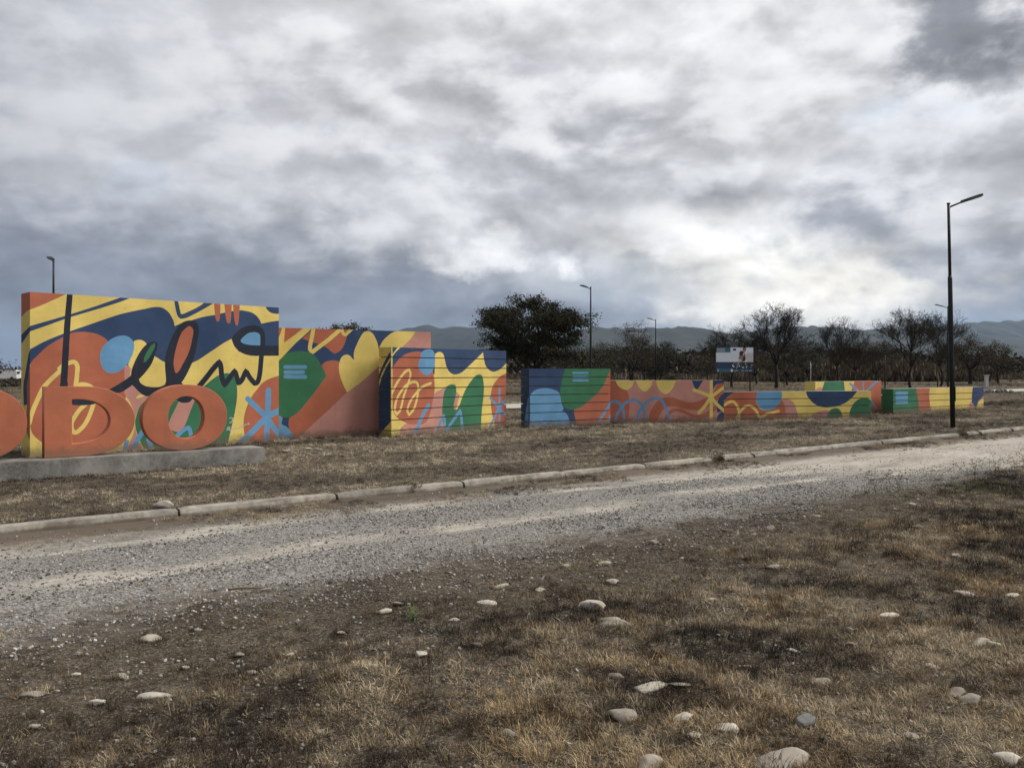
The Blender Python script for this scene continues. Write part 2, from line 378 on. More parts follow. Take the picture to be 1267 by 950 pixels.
def plain_dirt(name, c):
    m, n, b = new_mat(name); g = n.node('ShaderNodeNewGeometry').outputs['Position']
    a = n.noise(g, .5, 7, .6); f = n.noise(g, 6, 6, .6)
    col = n.mix(n.math('ADD', n.math('MULTIPLY', a, .6), n.math('MULTIPLY', f, .4)), tuple(x * .55 for x in c), tuple(x * 1.4 for x in c))
    finish(n, b, col, .95, f, .5, .02); return m
M_FARROAD = plain_dirt('pale_track', (.40, .37, .32))
def stone_mat():
    m, n, b = new_mat('river_stone'); g = ocoord(n); p = n.node('ShaderNodeNewGeometry').outputs['Position']; rnd = n.node('ShaderNodeObjectInfo').outputs['Random']
    a = n.noise(p, 9, 6, .6); f = n.noise(p, 60, 5, .65); v = n.noise(p, 25, 6, .7, 1.2)
    c = n.ramp(rnd, [(0, (.20, .17, .135)), (.3, (.32, .28, .23)), (.6, (.46, .415, .35)), (1, (.60, .55, .47))])
    col = n.mix(n.sstep(a, .35, .7), n.mix(1.0, c, (.70, .68, .64), 'MULTIPLY'), c)
    col = n.mix(n.math('MULTIPLY', n.sstep(v, .56, .72), .45), col, (.17, .14, .11))
    finish(n, b, col, .85, n.math('ADD', f, n.math('MULTIPLY', a, 2.0)), .35, .006); return m
M_STONE = stone_mat()
def slate_mat():
    m, n, b = new_mat('grey_slab'); p = n.node('ShaderNodeNewGeometry').outputs['Position']
    a = n.noise(p, 14, 6, .6); col = n.mix(a, (.09, .09, .085), (.22, .21, .195)); finish(n, b, col, .85, a, .4, .006); return m
M_SLAB = slate_mat()
def bark_mat(name, c):
    m, n, b = new_mat(name); g = ocoord(n); a = n.noise(n.vmath('MULTIPLY', g, (6, 6, 1.2)), 2.0, 6, .65)
    finish(n, b, n.mix(a, tuple(x * .5 for x in c), tuple(x * 1.5 for x in c)), .95, a, .6, .03); return m
M_BARK = bark_mat('dark_bark', (.028, .022, .018)); M_TWIG = bark_mat('bare_twigs', (.045, .036, .029)); M_STALK = bark_mat('dry_stalk', (.15, .11, .07))
def leaf_mat(name, c1, c2, sc=1.2):
    m, n, b = new_mat(name); g = n.node('ShaderNodeNewGeometry'); a = n.noise(g.outputs['Position'], sc, 4, .6); r = g.outputs['Random Per Island']
    col = n.mix(n.math('ADD', n.math('MULTIPLY', a, .5), n.math('MULTIPLY', r, .5)), c1, c2)
    finish(n, b, col, .85); b.inputs['Specular IOR Level'].default_value = .15; return m
M_LEAF = leaf_mat('dark_olive_leaves', (.016, .017, .010), (.052, .049, .027))
M_LEAFD = leaf_mat('dusty_evergreen_leaves', (.024, .026, .017), (.070, .068, .042))
M_LEAFB = leaf_mat('withered_brown_leaves', (.034, .028, .019), (.095, .077, .050))
M_SCRUB = leaf_mat('grey_brown_scrub', (.026, .023, .017), (.085, .072, .052), .4)
M_REED = leaf_mat('tall_brown_grass', (.075, .060, .042), (.175, .140, .095), .4)
M_GREENLEAF = leaf_mat('fresh_green_leaves', (.06, .11, .03), (.14, .20, .07), 20)
def hill_mat(name, c1, c2):
    m, n, b = new_mat(name); g = n.node('ShaderNodeNewGeometry').outputs['Position']
    a = n.noise(g, .0016, 8, .6); f = n.noise(g, .012, 7, .65)
    finish(n, b, n.mix(n.sstep(n.math('ADD', n.math('MULTIPLY', a, .5), n.math('MULTIPLY', f, .5)), .35, .65), c1, c2), .95); return m
M_HILL = hill_mat('wooded_hill', (.014, .018, .016), (.042, .046, .040))
def brick_mat():
    m, n, b = new_mat('weathered_block'); g = n.node('ShaderNodeNewGeometry').outputs['Position']
    a = n.noise(g, 1.1, 6, .6); col = n.mix(n.sstep(a, .4, .65), (.17, .13, .105), (.36, .32, .28)); finish(n, b, col, .95, a, .5, .02); return m
M_BRICK = brick_mat(); M_WHITE = concrete_mat('whitewash', (.62, .60, .56), .75); M_DARK = metal_mat('dark_hollow', (.012, .011, .010), .9)
WALL_GEO = {
 'W1': ((-8.72, 15.00), 46.4, 5.04, 3.000, 0.50),
 'W2': ((-5.41, 18.96), 32.6, 3.97, 2.570, 0.35),
 'W3': ((-2.87, 19.75), 52.1, 4.37, 2.145, 0.40),
 'W4': ((0.49, 23.20), 31.8, 2.85, 1.650, 0.40),
 'W5': ((2.90, 25.15), 10.7, 3.77, 1.295, 0.35),
 'W6': ((6.66, 26.75), 14.7, 5.72, 0.915, 0.35),
 'W7': ((10.61, 29.00), 38.9, 4.62, 1.215, 0.42),
 'W8': ((14.24, 31.00), 35.4, 6.91, 0.930, 0.45),
}
# painted shapes: (wall, face, paint, kind, stroke width, outline in metres along the wall and up from the lawn)
MURAL = [
 ('W1', 'f', 'O', 'p', 0.000, [(-0.07,3.04), (0.60,3.02), (0.60,3.00), (0.39,2.88), (0.15,2.75), (-0.00,2.68), (-0.07,2.65)]),
 ('W1', 'f', 'N', 'p', 0.000, [(-0.05,2.36), (-0.01,2.38), (0.57,2.59), (1.06,2.78), (1.58,3.00), (1.59,3.06), (1.79,3.07), (1.76,3.00), (1.26,2.79), (0.69,2.58), (0.27,2.40), (-0.01,2.28), (-0.05,2.26)]),
 ('W1', 'f', 'N', 'p', 0.000, [(-0.05,1.94), (0.01,1.97), (0.22,2.10), (0.55,2.26), (1.06,2.47), (1.56,2.67), (1.87,2.76), (2.07,2.81), (2.22,2.85), (2.35,2.86), (2.43,2.84), (2.48,2.81), (2.55,2.75), (2.60,2.67), (2.64,2.59), (2.66,2.49), (2.79,2.55), (3.00,2.62), (3.28,2.71), (3.52,2.76), (3.86,2.85), (4.12,2.89), (4.24,2.88), (4.36,2.86), (4.48,2.80), (4.53,2.75), (4.57,2.70), (4.61,2.62), (4.82,2.67), (5.12,2.72), (5.12,2.01), (4.07,1.99), (3.91,2.27), (3.72,2.17), (3.43,1.98), (3.05,1.75), (2.66,1.66), (2.46,1.75), (2.27,1.85), (2.11,1.96), (2.08,2.12), (1.79,1.60), (1.06,1.60), (0.31,1.60), (0.01,1.70), (-0.05,1.61)]),
 ('W1', 'f', 'Y', 'p', 0.000, [(1.77,1.79), (1.82,1.92), (1.85,2.03), (1.84,2.16), (1.89,2.18), (1.96,2.19), (2.03,2.17), (2.09,2.12), (2.07,1.96), (2.27,1.86), (2.46,1.74), (2.49,1.33), (2.28,1.24), (2.07,1.26), (1.94,1.23), (1.79,1.33), (1.81,1.53), (1.73,1.70)]),
 ('W1', 'f', 'O', 'c', 0.000, [(0.01,1.70), (0.13,1.86), (0.31,2.04), (0.55,2.20), (0.70,2.28), (0.89,2.31), (1.06,2.30), (1.24,2.24), (1.40,2.10), (1.54,1.91), (1.58,1.94), (1.67,1.69), (1.71,1.44), (1.70,1.14), (1.62,0.79), (1.38,0.38), (0.97,0.09), (0.52,0.06), (0.18,0.28), (0.02,0.49), (0.00,0.94), (0.00,1.31)]),
 ('W1', 'f', 'P', 'p', 0.000, [(1.66,1.16), (1.67,1.41), (1.66,1.62), (1.70,1.70), (1.79,1.62), (1.77,1.49), (1.84,1.32), (1.97,1.13), (2.13,1.07), (2.02,0.95), (1.97,0.87), (1.90,0.75), (1.87,0.63), (1.87,0.47), (1.90,0.32), (1.97,0.14), (2.05,-0.07), (1.70,-0.04), (1.75,0.16), (1.82,0.30), (1.86,0.48), (1.86,0.63), (1.83,0.80), (1.77,0.96)]),
 ('W1', 'f', 'Y', 'p', 0.000, [(1.89,1.07), (1.97,1.11), (2.07,1.08), (1.90,1.02)]),
 ('W1', 'f', 'B', 'c', 0.000, [(1.21,1.89), (1.27,2.05), (1.40,2.18), (1.54,2.25), (1.70,2.26), (1.82,2.17), (1.85,2.03), (1.77,1.79), (1.64,1.62), (1.50,1.54), (1.36,1.54), (1.27,1.61), (1.22,1.73)]),
 ('W1', 'f', 'G', 'c', 0.000, [(1.87,0.50), (1.90,0.73), (1.99,0.91), (2.17,1.07), (2.42,1.17), (2.74,1.22), (3.06,1.21), (3.28,1.26), (3.43,1.37), (3.60,1.48), (3.80,1.53), (3.94,1.47), (4.02,1.28), (4.03,1.01), (3.97,0.65), (3.89,0.32), (3.80,-0.03), (3.71,-0.24), (3.15,-0.30), (2.48,-0.20), (2.14,-0.07), (1.97,0.17)]),
 ('W1', 'f', 'P', 'p', 0.000, [(2.74,0.94), (2.87,0.97), (3.04,0.99), (3.08,0.97), (3.06,0.91), (2.97,0.69), (2.87,0.45), (2.82,0.36), (2.75,0.32), (2.65,0.35), (2.57,0.39), (2.52,0.46), (2.57,0.60), (2.66,0.78)]),
 ('W1', 'f', 'B', 's', 0.085, [(2.67,0.21), (2.82,0.34), (2.93,0.40), (2.97,0.38), (3.01,0.21)]),
 ('W1', 'f', 'B', 's', 0.086, [(1.64,-0.04), (1.71,0.19)]),
 ('W1', 'f', 'B', 's', 0.098, [(1.79,-0.05), (1.89,0.17), (2.03,0.40)]),
 ('W1', 'f', 'B', 's', 0.094, [(2.13,0.21), (2.22,-0.08)]),
 ('W1', 'f', 'O', 'p', 0.000, [(5.16,1.49), (4.96,1.45), (4.77,1.39), (4.62,1.30), (4.52,1.19), (4.39,1.04), (4.30,0.89), (4.23,0.72), (4.19,0.56), (4.18,0.42), (4.19,0.28), (4.23,0.08), (4.30,-0.12), (5.16,-0.17)]),
 ('W1', 'f', 'B', 's', 0.135, [(4.78,1.14), (4.77,0.71), (4.72,-0.14)]),
 ('W1', 'f', 'B', 's', 0.123, [(4.28,0.97), (4.73,0.55), (4.92,0.30), (5.12,0.03)]),
 ('W1', 'f', 'B', 's', 0.134, [(5.13,0.72), (4.73,0.54), (4.42,0.27), (4.00,-0.07)]),
 ('W1', 'f', 'Y', 's', 0.079, [(-0.01,0.63), (0.02,0.77), (0.10,0.99), (0.22,1.26), (0.35,1.42), (0.51,1.58), (0.49,1.61), (0.58,1.69), (0.68,1.73), (0.75,1.74), (0.80,1.67), (0.80,1.54), (0.80,1.56), (0.79,1.43), (0.77,1.29), (0.86,1.32), (0.97,1.31), (1.06,1.25), (1.11,1.12), (1.09,0.96), (1.04,0.79), (0.95,0.59), (0.83,0.45), (0.76,0.42), (0.71,0.47), (0.70,0.60), (0.76,0.72), (0.85,0.85), (0.99,0.98)]),
 ('W1', 'f', 'K', 's', 0.129, [(0.57,1.35), (0.58,1.17), (0.60,1.05), (0.74,1.00), (0.93,0.99), (1.10,1.01), (1.28,1.09), (1.48,1.20), (1.69,1.33), (1.85,1.45)]),
 ('W1', 'f', 'K', 'p', 0.000, [(0.62,3.03), (0.72,3.04), (0.72,3.00), (0.68,2.41), (0.63,1.41), (0.62,1.21), (0.49,1.21), (0.51,1.41), (0.57,2.40), (0.62,3.00)]),
 ('W1', 'f', 'K', 'c', 0.000, [(1.43,1.18), (1.57,1.15), (1.72,1.23), (1.86,1.34), (2.02,1.49), (2.18,1.70), (2.26,1.90), (2.31,2.09), (2.28,2.16), (2.16,2.15), (2.01,2.02), (1.88,1.80), (1.80,1.59), (1.77,1.45), (1.62,1.33)]),
 ('W1', 'f', 'G', 'c', 0.000, [(2.25,2.14), (2.26,2.07), (2.18,1.90), (2.10,1.78), (2.03,1.74), (2.05,1.85), (2.15,2.04)]),
 ('W1', 'f', 'K', 'p', 0.000, [(1.73,1.34), (1.84,1.46), (1.93,1.42), (1.97,1.34), (2.02,1.30), (2.09,1.27), (2.24,1.25), (2.37,1.26), (2.46,1.30), (2.49,1.40), (2.66,1.40), (2.82,1.32), (3.06,1.03), (2.98,0.94), (2.89,0.92), (2.79,0.93), (2.69,1.00), (2.55,1.17), (2.35,1.17), (2.13,1.07), (1.99,1.12), (1.87,1.24), (1.82,1.29)]),
 ('W1', 'f', 'K', 'c', 0.000, [(2.98,2.62), (3.11,2.60), (3.17,2.46), (3.15,2.22), (3.07,1.86), (2.92,1.52), (2.78,1.31), (2.66,1.24), (2.51,1.26), (2.48,1.44), (2.46,1.72), (2.49,1.96), (2.59,2.23), (2.73,2.48), (2.84,2.58)]),
 ('W1', 'f', 'O', 'c', 0.000, [(2.98,2.50), (3.05,2.43), (3.04,2.29), (2.96,1.97), (2.82,1.70), (2.70,1.53), (2.65,1.62), (2.64,1.79), (2.70,2.08), (2.80,2.35), (2.91,2.47)]),
 ('W1', 'f', 'K', 'p', 0.000, [(3.90,2.27), (3.94,2.33), (4.00,2.40), (4.08,2.47), (4.18,2.53), (4.29,2.56), (4.40,2.58), (4.50,2.57), (4.58,2.55), (4.64,2.50), (4.68,2.44), (4.70,2.32), (4.70,2.14), (5.12,2.14), (5.12,1.92), (4.66,1.91), (4.37,1.91), (4.22,1.94), (4.10,1.99), (4.01,2.06), (3.95,2.14)]),
 ('W1', 'f', 'B', 'p', 0.000, [(4.58,2.14), (4.58,2.34), (4.55,2.40), (4.50,2.42), (4.44,2.43), (4.37,2.42), (4.29,2.40), (4.21,2.34), (4.14,2.28), (4.11,2.23), (4.13,2.20), (4.19,2.17), (4.29,2.15), (4.42,2.14)]),
 ('W1', 'f', 'K', 's', 0.116, [(3.14,1.21), (3.33,1.43), (3.52,1.66), (3.63,1.77), (3.66,1.66), (3.68,1.45), (3.74,1.27), (3.86,1.43), (3.98,1.58), (4.02,1.45), (4.07,1.31), (4.14,1.38), (4.24,1.58), (4.33,1.43), (4.45,1.30), (4.52,1.34), (4.57,1.52), (4.60,1.81), (4.62,2.00)]),
 ('W1', 'f', 'N', 'p', 0.000, [(2.64,3.05), (2.72,3.06), (2.79,2.74), (2.84,2.75), (2.95,2.80), (3.14,2.90), (3.28,3.00), (3.29,3.05), (3.55,3.05), (3.47,2.99), (3.19,2.82), (2.95,2.69), (2.84,2.65), (2.77,2.65), (2.72,2.70), (2.69,2.79)]),
 ('W1', 'f', 'O', 'p', 0.000, [(3.50,3.05), (3.65,3.06), (3.64,2.75), (3.62,2.64), (3.59,2.62), (3.56,2.64), (3.53,2.74)]),
 ('W1', 'f', 'O', 'p', 0.000, [(3.73,3.06), (3.91,3.07), (3.89,2.71), (3.87,2.61), (3.84,2.59), (3.80,2.61), (3.77,2.73)]),
 ('W1', 'f', 'O', 'p', 0.000, [(3.93,3.07), (4.10,3.08), (4.07,2.70), (4.05,2.57), (4.02,2.55), (3.99,2.59), (3.96,2.74)]),
 ('W1', 'f', 'N', 'p', 0.000, [(4.71,3.04), (5.12,3.06), (5.12,2.86), (5.03,2.86), (4.93,2.86), (4.83,2.88), (4.76,2.93), (4.72,2.98)]),
 ('W1', 'f', 'S', 's', 0.021, [(3.86,0.56), (3.91,0.57), (3.93,0.54), (3.89,0.47), (3.86,0.47)]),
 ('W1', 'f', 'S', 's', 0.018, [(3.93,0.56), (3.95,0.53), (3.92,0.50)]),
 ('W1', 'f', 'S', 's', 0.021, [(3.80,0.31), (3.82,0.37), (3.86,0.37), (3.86,0.34), (3.83,0.33), (3.87,0.30)]),
 ('W1', 'f', 'S', 's', 0.021, [(3.89,0.32), (3.92,0.34), (3.94,0.32), (3.99,0.34), (4.04,0.34), (4.11,0.36), (4.18,0.38), (4.26,0.42), (4.32,0.41), (4.30,0.44)]),
 ('W1', 'e', 'O', 'p', 0.000, [(-0.11,3.09), (0.57,3.04), (0.57,2.69), (0.50,2.68), (0.33,2.66), (0.08,2.59), (-0.11,2.54)]),
 ('W1', 'e', 'N', 'p', 0.000, [(0.57,2.39), (0.50,2.38), (0.08,2.26), (-0.05,2.22), (-0.05,2.06), (0.08,2.10), (0.50,2.28), (0.57,2.29)]),
 ('W1', 'e', 'N', 'p', 0.000, [(0.60,2.00), (0.53,1.97), (0.42,1.87), (0.17,1.41), (0.16,1.44), (0.12,1.24), (0.15,0.94), (0.36,0.96), (0.41,1.44), (0.48,1.63), (0.60,1.70)]),
 ('W1', 'e', 'O', 'p', 0.000, [(0.60,1.71), (0.50,1.65), (0.38,1.41), (0.33,1.36), (0.33,0.96), (0.27,0.60), (0.33,0.45), (0.46,0.34), (0.64,0.29), (0.64,1.52)]),
 ('W2', 'f', 'Y', 'p', 0.000, [(-0.02,2.60), (0.86,2.63), (0.83,2.55), (0.75,2.47), (0.46,2.21), (0.10,1.83), (-0.02,1.73)]),
 ('W2', 'f', 'O', 'p', 0.000, [(0.23,2.61), (0.70,2.62), (0.46,2.42), (0.20,2.23), (0.21,2.39)]),
 ('W2', 'f', 'O', 'p', 0.000, [(-0.02,2.60), (0.16,2.61), (0.13,2.48), (0.08,2.36), (-0.02,2.29)]),
 ('W2', 'f', 'O', 'p', 0.000, [(0.63,2.33), (0.82,2.50), (0.94,2.62), (1.77,2.64), (1.75,2.52), (1.70,2.33), (1.63,2.16), (1.55,2.06), (1.43,1.99), (1.34,2.03), (1.23,2.12), (1.08,2.19), (0.88,2.25)]),
 ('W2', 'f', 'Y', 's', 0.097, [(0.90,2.61), (0.86,2.37), (0.81,2.10), (0.87,2.02), (1.01,2.13), (1.28,2.33), (1.58,2.59)]),
 ('W2', 'f', 'Y', 's', 0.078, [(1.59,2.62), (1.62,2.49), (1.68,2.45), (1.77,2.52), (1.89,2.63)]),
 ('W2', 'f', 'G', 'p', 0.000, [(-0.02,1.76), (0.10,1.83), (0.23,1.95), (0.34,2.01), (0.46,2.03), (0.58,2.04), (0.71,2.03), (0.84,2.00), (0.94,1.92), (1.02,1.82), (1.09,1.69), (1.19,1.51), (1.19,1.43), (1.15,1.38), (0.94,1.10), (0.71,0.82), (0.58,0.67), (0.46,0.57), (0.34,0.51), (0.23,0.51), (0.10,0.55), (-0.02,0.61)]),
 ('W2', 'f', 'B', 's', 0.089, [(0.23,1.67), (0.46,1.67), (0.70,1.67)]),
 ('W2', 'f', 'B', 's', 0.088, [(0.23,1.55), (0.46,1.55), (0.65,1.55)]),
 ('W2', 'f', 'B', 's', 0.089, [(0.23,1.45), (0.46,1.44), (0.70,1.44)]),
 ('W2', 'f', 'O', 'p', 0.000, [(1.09,1.71), (1.18,1.79), (1.28,1.82), (1.41,1.83), (1.53,1.80), (1.53,1.58), (1.61,1.28), (1.75,1.06), (1.41,0.78), (0.94,0.36), (0.55,-0.00), (0.46,0.00), (0.38,0.13), (0.31,0.29), (0.31,0.45), (0.34,0.51), (0.46,0.57), (0.58,0.67), (0.71,0.82), (0.94,1.10), (1.15,1.38), (1.19,1.43), (1.19,1.51)]),
 ('W2', 'f', 'B', 'p', 0.000, [(-0.02,0.58), (0.10,0.55), (0.17,0.51), (0.14,0.36), (0.19,0.33), (0.28,0.28), (0.36,0.18), (0.42,0.07), (0.46,-0.13), (-0.02,-0.10)]),
 ('W2', 'f', 'Y', 'p', 0.000, [(1.90,1.84), (1.90,2.02), (1.95,2.17), (2.05,2.37), (2.15,2.51), (2.26,2.55), (2.35,2.52), (2.43,2.43), (2.51,2.26), (2.54,2.11), (2.56,1.65), (2.13,1.33), (1.73,1.06), (1.63,1.25), (1.55,1.46), (1.52,1.67), (1.55,1.84), (1.61,1.93), (1.70,1.97), (1.79,1.95), (1.85,1.89)]),
 ('W2', 'f', 'P', 'p', 0.000, [(3.03,2.05), (2.55,1.70), (2.10,1.32), (1.73,1.07), (1.28,0.67), (0.88,0.33), (0.54,-0.00), (0.54,-0.16), (3.03,-0.28)]),
 ('W2', 'f', 'Y', 'p', 0.000, [(2.54,2.08), (2.57,2.18), (2.67,2.34), (2.78,2.44), (2.89,2.52), (3.00,2.56), (3.11,2.58), (3.63,2.60), (3.41,2.39), (3.14,2.14), (2.96,1.98), (2.55,1.70)]),
 ('W2', 'f', 'P', 'p', 0.000, [(3.63,2.64), (4.17,2.66), (4.17,1.51), (2.31,0.52), (2.55,1.70), (2.96,1.98), (3.14,2.14), (3.41,2.39)]),
 ('W3', 'f', 'N', 'p', 0.000, [(0.33,2.23), (4.67,2.34), (4.67,2.05), (4.38,1.81), (4.22,1.70), (4.10,1.63), (3.97,1.59), (3.82,1.56), (3.70,1.58), (3.57,1.64), (3.47,1.73), (3.42,1.84), (3.39,1.94), (3.36,2.09), (3.07,1.90), (2.69,1.66), (2.53,1.56), (2.38,1.51), (2.22,1.49), (2.09,1.52), (1.98,1.59), (1.90,1.70), (1.85,1.83), (1.81,1.96), (1.76,2.03), (1.68,2.06), (1.59,2.06), (1.48,2.01), (1.46,1.50), (0.00,1.51), (-0.12,1.51), (-0.12,1.78), (0.11,2.03), (0.26,2.14)]),
 ('W3', 'f', 'N', 'p', 0.000, [(0.09,2.22), (0.24,2.22), (-0.03,1.94), (-0.12,1.86), (-0.12,2.02)]),
 ('W3', 'f', 'P', 'p', 0.000, [(1.46,1.01), (1.72,1.12), (1.98,1.22), (2.42,0.96), (2.24,0.55), (1.80,-0.02), (0.22,-0.01), (0.30,0.23), (1.21,0.65)]),
 ('W3', 'f', 'O', 'p', 0.000, [(-0.08,1.43), (0.00,1.61), (0.05,1.70), (0.13,1.79), (0.30,1.92), (0.45,1.99), (0.65,2.04), (0.89,2.06), (1.09,2.02), (1.30,1.85), (1.42,1.50), (1.46,1.27), (1.45,1.01), (1.38,0.78), (1.30,0.53), (1.21,0.36), (1.09,0.28), (0.93,0.26), (0.61,0.28), (0.34,0.37), (0.16,0.46), (0.05,0.58), (-0.01,0.71), (-0.08,0.80)]),
 ('W3', 'f', 'P', 'p', 0.000, [(0.34,0.22), (0.49,0.27), (0.89,0.25), (1.09,0.28), (1.25,0.39), (1.30,0.53), (1.42,0.35), (1.25,0.16), (1.05,0.08), (0.61,0.08), (0.41,0.12)]),
 ('W3', 'f', 'Y', 's', 0.066, [(-0.03,1.02), (0.07,1.18), (0.22,1.37), (0.43,1.56), (0.56,1.61), (0.61,1.51), (0.53,1.28), (0.37,0.95), (0.26,0.64), (0.14,0.54), (0.08,0.66), (0.16,0.93), (0.41,1.20), (0.63,1.30), (0.81,1.30), (0.87,1.21), (0.85,0.97), (0.73,0.66), (0.56,0.51), (0.50,0.63), (0.61,0.85), (0.85,1.07), (1.05,1.20), (1.32,1.27)]),
 ('W3', 'f', 'B', 'c', 0.000, [(0.97,1.99), (1.05,2.08), (1.21,2.12), (1.39,2.10), (1.47,1.97), (1.47,1.75), (1.38,1.58), (1.21,1.47), (1.05,1.51), (0.92,1.61), (0.87,1.72), (0.93,1.85)]),
 ('W3', 'f', 'G', 'p', 0.000, [(1.74,0.57), (1.76,0.77), (1.80,1.01), (1.87,1.12), (1.95,1.20), (2.11,1.24), (2.24,1.22), (2.28,1.12), (2.25,0.91), (2.17,0.67), (2.21,0.58), (2.31,0.58), (2.42,0.72), (2.56,0.98), (2.74,1.20), (2.97,1.40), (3.09,1.47), (3.21,1.49), (3.31,1.46), (3.36,1.36), (3.40,1.16), (3.38,0.88), (3.31,0.51), (3.27,-0.04), (1.89,-0.05), (1.78,0.27)]),
 ('W3', 'f', 'B', 's', 0.110, [(0.71,-0.04), (0.89,0.26), (1.05,0.51), (1.25,0.73)]),
 ('W3', 'f', 'B', 's', 0.082, [(1.55,0.08), (1.67,0.28), (1.81,0.46), (1.84,0.27), (1.85,0.01)]),
 ('W3', 'f', 'B', 's', 0.097, [(1.87,0.01), (2.11,0.26), (2.44,0.55), (2.49,0.30), (2.52,-0.06)]),
 ('W3', 'f', 'O', 'p', 0.000, [(4.72,1.60), (4.38,1.52), (4.22,1.48), (4.07,1.42), (3.92,1.31), (3.79,1.19), (3.72,1.06), (3.69,0.91), (3.69,0.75), (3.71,0.56), (3.77,0.34), (3.87,0.11), (3.94,-0.08), (4.72,-0.13)]),
 ('W3', 'f', 'B', 's', 0.079, [(4.07,1.08), (4.07,0.55), (4.07,0.01)]),
 ('W3', 'f', 'B', 's', 0.076, [(3.66,0.85), (4.05,0.56), (4.51,0.24)]),
 ('W3', 'f', 'B', 's', 0.082, [(4.51,0.89), (4.05,0.55), (3.84,0.30), (3.62,-0.00)]),
 ('W3', 'e', 'N', 'p', 0.000, [(0.43,2.08), (0.37,2.02), (0.16,1.76), (-0.04,1.40), (-0.12,1.17), (-0.12,-0.11), (0.04,0.06), (0.20,0.21), (0.43,0.44)]),
 ('W3', 'e', 'Y', 's', 0.048, [(0.45,1.92), (0.28,1.74), (0.10,1.48), (-0.04,1.17)]),
 ('W4', 'f', 'G', 'p', 0.000, [(1.23,1.76), (1.19,1.63), (1.12,1.43), (1.07,1.24), (1.03,1.08), (1.03,0.89), (1.06,0.74), (1.13,0.62), (1.19,0.55), (1.28,0.49), (1.41,0.47), (1.53,0.47), (1.74,0.53), (1.92,0.62), (2.04,0.70), (2.22,0.82), (2.38,0.94), (2.50,1.06), (2.61,1.19), (2.72,1.39), (2.87,1.67), (2.87,1.77)]),
 ('W4', 'f', 'O', 'p', 0.000, [(2.97,1.82), (2.83,1.59), (2.72,1.39), (2.61,1.19), (2.50,1.06), (2.38,0.94), (2.22,0.82), (2.04,0.70), (1.92,0.62), (1.74,0.53), (1.51,0.47), (1.53,0.33), (1.58,0.16), (1.69,-0.16), (2.97,-0.21)]),
 ('W4', 'f', 'B', 'p', 0.000, [(-0.07,0.81), (0.00,0.90), (0.06,0.97), (0.14,1.03), (0.29,1.08), (0.52,1.10), (0.75,1.07), (0.92,1.01), (1.00,0.95), (1.03,0.86), (1.06,0.72), (1.09,0.62), (1.14,0.55), (1.14,0.49), (1.10,0.45), (1.19,0.40), (1.27,0.33), (1.32,0.24), (1.35,0.13), (1.37,-0.15), (-0.07,-0.09)]),
 ('W4', 'f', 'B', 's', 0.063, [(1.49,1.53), (1.74,1.53), (2.01,1.53)]),
 ('W4', 'f', 'B', 's', 0.063, [(1.49,1.42), (1.74,1.42), (2.01,1.42)]),
 ('W4', 'f', 'B', 's', 0.063, [(1.49,1.31), (1.74,1.31), (2.01,1.31)]),
 ('W4', 'f', 'B', 's', 0.085, [(2.30,-0.11), (2.44,0.11), (2.62,0.35), (2.89,0.66)]),
 ('W4', 'f', 'B', 's', 0.080, [(2.65,-0.12), (2.75,0.10), (2.90,0.31)]),
 ('W4', 'e', 'B', 'p', 0.000, [(0.46,0.97), (0.34,0.74), (0.21,0.27), (0.12,-0.11), (0.46,-0.09)]),
 ('W5', 'f', 'O', 'p', 0.000, [(-0.05,1.37), (0.26,1.37), (0.31,1.19), (0.47,1.05), (0.61,0.98), (0.67,0.81), (0.69,0.59), (0.68,0.35), (0.65,0.13), (0.60,-0.18), (-0.05,-0.17)]),
 ('W5', 'f', 'Y', 'p', 0.000, [(0.24,1.37), (0.85,1.37), (0.83,1.25), (0.78,1.12), (0.69,1.05), (0.60,1.01), (0.50,1.03), (0.40,1.08), (0.32,1.16), (0.27,1.25)]),
 ('W5', 'f', 'Y', 'p', 0.000, [(0.88,1.37), (1.44,1.37), (1.42,1.21), (1.36,1.09), (1.28,1.00), (1.20,0.96), (1.12,0.98), (1.02,1.06), (0.95,1.17), (0.91,1.25)]),
 ('W5', 'f', 'Y', 'p', 0.000, [(1.52,1.37), (2.20,1.37), (2.16,1.21), (2.07,1.04), (1.96,0.92), (1.83,0.88), (1.71,0.95), (1.63,1.04), (1.57,1.18)]),
 ('W5', 'f', 'O', 'p', 0.000, [(1.30,-0.19), (1.32,0.12), (1.36,0.32), (1.46,0.51), (1.60,0.67), (1.74,0.75), (1.91,0.78), (2.11,0.77), (2.31,0.70), (2.54,0.63), (2.78,0.62), (3.04,0.70), (3.31,0.83), (3.45,0.97), (3.55,1.15), (3.65,1.20), (3.89,1.21), (3.89,0.92), (3.55,0.67), (3.31,0.50), (3.04,0.40), (2.78,0.38), (2.44,0.42), (2.17,0.49), (1.98,0.50), (1.84,0.44), (1.73,0.34), (1.64,0.18), (1.60,-0.20)]),
 ('W5', 'f', 'O', 'p', 0.000, [(1.76,-0.20), (1.81,0.08), (1.89,0.27), (1.99,0.38), (2.14,0.43), (2.34,0.42), (2.54,0.34), (2.71,0.26), (2.91,0.23), (3.11,0.28), (3.28,0.39), (3.52,0.54), (3.75,0.67), (3.75,0.48), (3.48,0.35), (3.28,0.20), (3.04,0.13), (2.81,0.14), (2.61,0.20), (2.41,0.30), (2.21,0.34), (2.07,0.30), (1.98,0.19), (1.91,0.02), (1.89,-0.20)]),
 ('W5', 'f', 'O', 'p', 0.000, [(2.01,-0.20), (2.07,0.07), (2.21,0.11), (2.37,0.09), (2.51,0.03), (2.64,-0.21)]),
 ('W5', 'f', 'N', 'p', 0.000, [(2.68,1.37), (3.15,1.37), (3.03,1.21), (2.94,1.08), (2.88,1.00), (2.83,1.04), (2.78,1.12)]),
